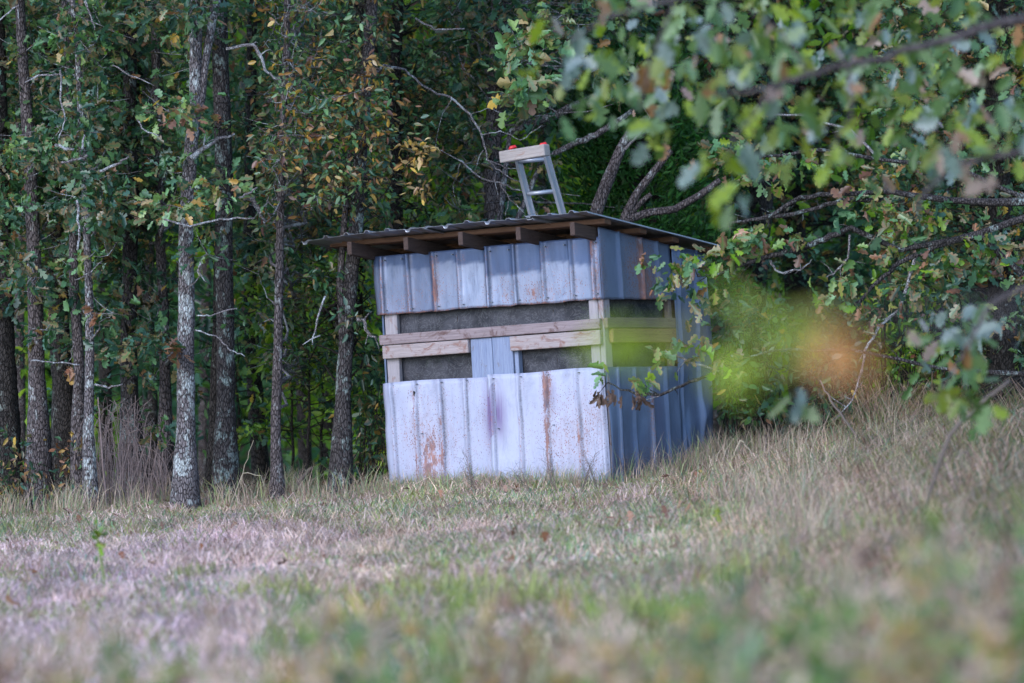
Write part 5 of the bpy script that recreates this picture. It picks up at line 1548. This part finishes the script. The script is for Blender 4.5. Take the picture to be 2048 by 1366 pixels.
NC = [((0.08, 0.15, 0.05), (0.10, 0.17, 0.06)), ((0.16, 0.24, 0.11), (0.20, 0.27, 0.16)), ((0.20, 0.26, 0.015), (0.24, 0.28, 0.02)), ((0.06, 0.11, 0.015), (0.07, 0.12, 0.02)), ((0.26, 0.12, 0.05), (0.34, 0.20, 0.12)), ((0.15, 0.20, 0.19), (0.23, 0.27, 0.28)), ((0.14, 0.17, 0.015), (0.18, 0.19, 0.02)), ((0.24, 0.16, 0.13), (0.34, 0.22, 0.20))]  # grey-blue leaf entry has sky sheen put into its colour
def near_oak():
    YT = 21.0
    base = gp(2480, YT)
    root = empty('near_oak', base, 'out-of-focus oak whose leafy boughs hang across the upper right', 'tree')
    mb = MB(); mb.tube([base, base + Vector((-0.05, 0, 1.0)), base + Vector((-0.08, 0, 2.2)), base + Vector((0.05, 0, 4.5))], [0.13, 0.10, 0.085, 0.04], 14, 0.1)
    link('trunk', mb.mesh('trunk', True), M['bark'], root)
    boughs = [([(2480, 60, 40), (2200, 10, 26), (2000, 50, 20), (1840, 92, 16), (1760, 118, 15), (1690, 130, 14), (1620, 148, 13), (1560, 168, 11), (1500, 185, 8), (1430, 190, 6)], 16.5),
              [([(2480, 200, 30), (2250, 260, 20), (2050, 300, 14), (1900, 330, 10), (1840, 400, 7), (1830, 440, 4)])[0:], 16.8],
              ([(2200, -60, 26), (1900, -50, 20), (1600, -30, 14), (1350, 0, 10), (1200, 40, 6), (1130, 90, 4)], 17.0),
              ([(2480, 500, 30), (2200, 560, 20), (2040, 580, 13), (1980, 610, 9), (1940, 680, 7), (1900, 760, 5), (1860, 800, 4)], 18.0),
              ([(1560, 168, 7), (1480, 260, 5), (1450, 330, 4)], 15.5), ([(1350, 0, 8), (1300, 120, 6), (1280, 220, 4)], 16.5), ([(1700, 130, 8), (1700, 240, 6), (1660, 300, 4)], 16.5), ([(1620, 148, 6), (1560, 60, 5), (1500, 20, 4)], 16.8)]
    for L, Y in boughs:
        mb = MB(); pxtube(mb, L, Y + 4.5, 1.0, 8); link('bough', mb.mesh('bough', True), M['bark'], root)
    items = []
    def cl(px, py, wx, hy, n, Y, ci=None, sc=1.0):
        n = int(n * ((2.0 if px < 1500 else 2.1) if n > 8 else 1.0))
        if py > 190 and px > 1290 and n > 8 and py < 500: n = int(n * 0.55)
        for k in range(n): items.append((px + random.gauss(0, wx * 1.15), py + random.gauss(0, hy * 1.1), Y + 6.5 + random.choice([-2, 0, 1, 3, 6]) * (n > 8) + random.uniform(0, 1.0), ci if ci is not None and random.random() < 0.5 else random.choice([0, 1, 5, 2, 2, 3, 3, 3, 3, 4, 5, 6, 6, 6, 7, 3, 0]), sc))
    cl(1085, 35, 8, 6, 2, 17, 2, 1.1)
    cl(1150, 130, 24, 40, 7, 17, 5); cl(1190, 210, 30, 28, 8, 17, 0); cl(1230, 140, 60, 60, 20, 17.5)
    cl(1330, 200, 50, 50, 20, 17); cl(1300, 60, 60, 50, 18, 18); cl(1400, 120, 60, 60, 22, 17)
    cl(1500, 40, 80, 40, 20, 17.5); cl(1520, 130, 60, 50, 16, 16.5, 0); cl(1560, 230, 80, 40, 18, 17)
    cl(1650, 60, 90, 50, 26, 18); cl(1680, 210, 70, 50, 20, 17, 6); cl(1800, 60, 90, 50, 24, 18, 3); cl(1850, 170, 80, 50, 22, 17.5)
    cl(1950, 80, 70, 60, 22, 18); cl(1980, 200, 50, 50, 18, 16, 1); cl(1920, 290, 80, 40, 20, 17, 7); cl(1820, 300, 50, 50, 14, 16, 5, 1.15); cl(2040, 330, 50, 60, 18, 16)
    cl(1420, 330, 20, 40, 4, 15.0, 2, 1.2); cl(1470, 385, 16, 20, 4, 15.0, 2, 1.2); cl(1480, 360, 12, 10, 2, 15.0, 1, 1.3)
    cl(1320, 260, 16, 16, 4, 16, 1); cl(1670, 300, 20, 30, 5, 15.5, 2); cl(1600, 300, 40, 30, 6, 16.5, 6)
    cl(1900, 720, 30, 50, 16, 18, 0); cl(1930, 640, 40, 30, 12, 18, 5); cl(1880, 790, 22, 24, 8, 18, 6); cl(1975, 800, 14, 30, 6, 18, 3); cl(1960, 690, 30, 50, 8, 18, 0)
    cl(1590, 800, 10, 20, 4, 15, 4, 1.0); cl(1600, 780, 8, 14, 2, 15, 5, 1.0); cl(1440, 1000, 6, 6, 1, 24, 2, 0.9)
    # clear the window over the cedar: nothing hangs there
    items2 = [it for it in items if not (it[0] < 1290 and it[1] > 255) and not (430 < it[1] < 590) and not (it[0] > 1500 and 360 < it[1] < 600)]
    random.shuffle(items2)
    near_leaf_objs(root, items2[:298], 0.3, (0.072, 0.112), NC)
    rest = Leaves()
    for (px, py, Y, ci, sc) in items2[298:]:
        c = np.array([NC[ci if ci is not None else random.randrange(8)][0]])
        rest.add(np.array([W(px, py, Y + random.gauss(0, 0.7))]), np.array([[random.gauss(0, .6), random.gauss(0, .4), -.6]]), np.array([[random.gauss(0, .5), -.8, .5]]), np.array([random.uniform(.09, .14) * sc]), c, c * 1.1, 'oak')
    if rest.parts:
        o = link('leaves', rest.mesh('leaves'), M['leaf'], root); o['kind'] = 'stuff'
near_oak()

def near_twig():
    random.seed(5)
    Y = 6.2
    base = gp(2900, Y)
    root = empty('near_sapling', base, 'nearest sapling, its few yellow-green and rusty leaves blurred before the shed corner', 'sapling')
    mb = MB()
    mb.tube([base, base + Vector((-0.03, 0, 0.7)), W(2600, 560, Y), W(2200, 600, Y), W(1850, 640, Y), W(1600, 650, Y), W(1380, 640, Y)], [0.008, 0.007, 0.005, 0.003, 0.002, 0.0015, 0.001], 6)
    link('stem', mb.mesh('stem', True), M['twig'], root)
    G, L_, O_ = ((0.36, 0.48, 0.04), (0.40, 0.50, 0.05)), ((0.48, 0.56, 0.08), (0.52, 0.58, 0.10)), ((0.60, 0.24, 0.05), (0.62, 0.28, 0.09))
    pr = [G, L_, O_, ((0.36, 0.36, 0.05), (0.38, 0.33, 0.05))]
    items = [(1265, 660, Y, 0, 1.0), (1232, 650, Y, 0, .8), (1310, 660, Y, 0, .8), (1440, 575, Y, 1, 1.0), (1480, 600, Y, 1, .8), (1550, 620, Y, 0, 1.0), (1520, 700, Y, 1, 1.0), (1470, 700, Y, 0, 0.9), (1580, 640, Y, 3, 0.8), (1360, 640, Y, 3, .5),
             (1640, 680, Y, 2, .8), (1700, 660, Y, 2, 1.1), (1720, 690, Y, 2, .8), (1660, 640, Y, 2, .6), (1610, 700, Y, 3, .6)]
    near_leaf_objs(root, items, 0.02, (0.056, 0.068), pr, 0.7, 1.4, 0.45)
near_twig()

# near, unfocused weeds in the grass of the foreground
PX = [(560, 27, 'soft yellowish weed low in the foreground left of centre', 'stalk_pale'), (860, 26, 'out-of-focus yellow-green tuft left of the field centre', 'lime'), (1050, 25, 'out-of-focus green tuft in the field centre', 'lime'), (1260, 24, 'yellowish out-of-focus tuft right of the field centre', 'lime'),
      (930, 21.5, 'pale green blurred tuft low in the middle foreground', 'light'), (1180, 18.5, 'green blurred tuft at the bottom middle', 'light'), (1600, 20, 'olive blurred tuft in the lower right foreground', 'lime'), (1900, 18.8, 'yellow-olive blurred weed at the bottom right', 'lime'),
      (700, 24, 'small mossy blurred tuft in the left-centre foreground', 'lime'), (1430, 31.5, 'bright green seedling on the slope below the shed corner', 'light'), (1740, 27, 'greenish blurred tuft on the right bank', 'lime')]
PX += [(1080 + 0, 20.0, 'dark mossy blurred tuft left of the green bottom-middle tuft', 'green'), (420, 19.5, 'tan-green blurred tuft near the bottom left', 'light'), (1330, 21.0, 'small yellowish blurred tuft in the lower right half', 'lime'), (1500, 25.5, 'yellow-green blurred tuft below the bank', 'lime'),
       (1780, 22.5, 'mossy blurred tuft on the lower bank', 'green'), (380, 30.0, 'low green tuft in the straw right of the lone stalk', 'green'), (1150, 30.5, 'low green tuft in the mid field under the shed corner', 'light'), (880, 29.0, 'wide low green tuft in front of the shed', 'lime')]
for px, Y, label, pal in PX:
    b = gp(px, Y)
    root = empty('grass_tuft', b, label, 'tuft', 'green tufts in the field')
    n = 190
    k_ = 1.7 if Y < 28 else 1.0
    x = b.x + rng.normal(0, 0.085 * k_, n); y = b.y + rng.normal(0, 0.1, n)
    pp = 'lime' if pal == 'stalk_pale' else pal
    c = pick(pp, n, 0) * 0.45 + STRAW[rng.integers(0, 5, n)] * np.array([0.42, 0.46, 0.24])
    blades('blades', x, y, rng.uniform(0.05, 0.16, n) * k_, rng.uniform(0.1, 0.8, n), rng.uniform(0.006, 0.012, n), c, M['grass'], None, parent=root)['kind'] = 'stuff'
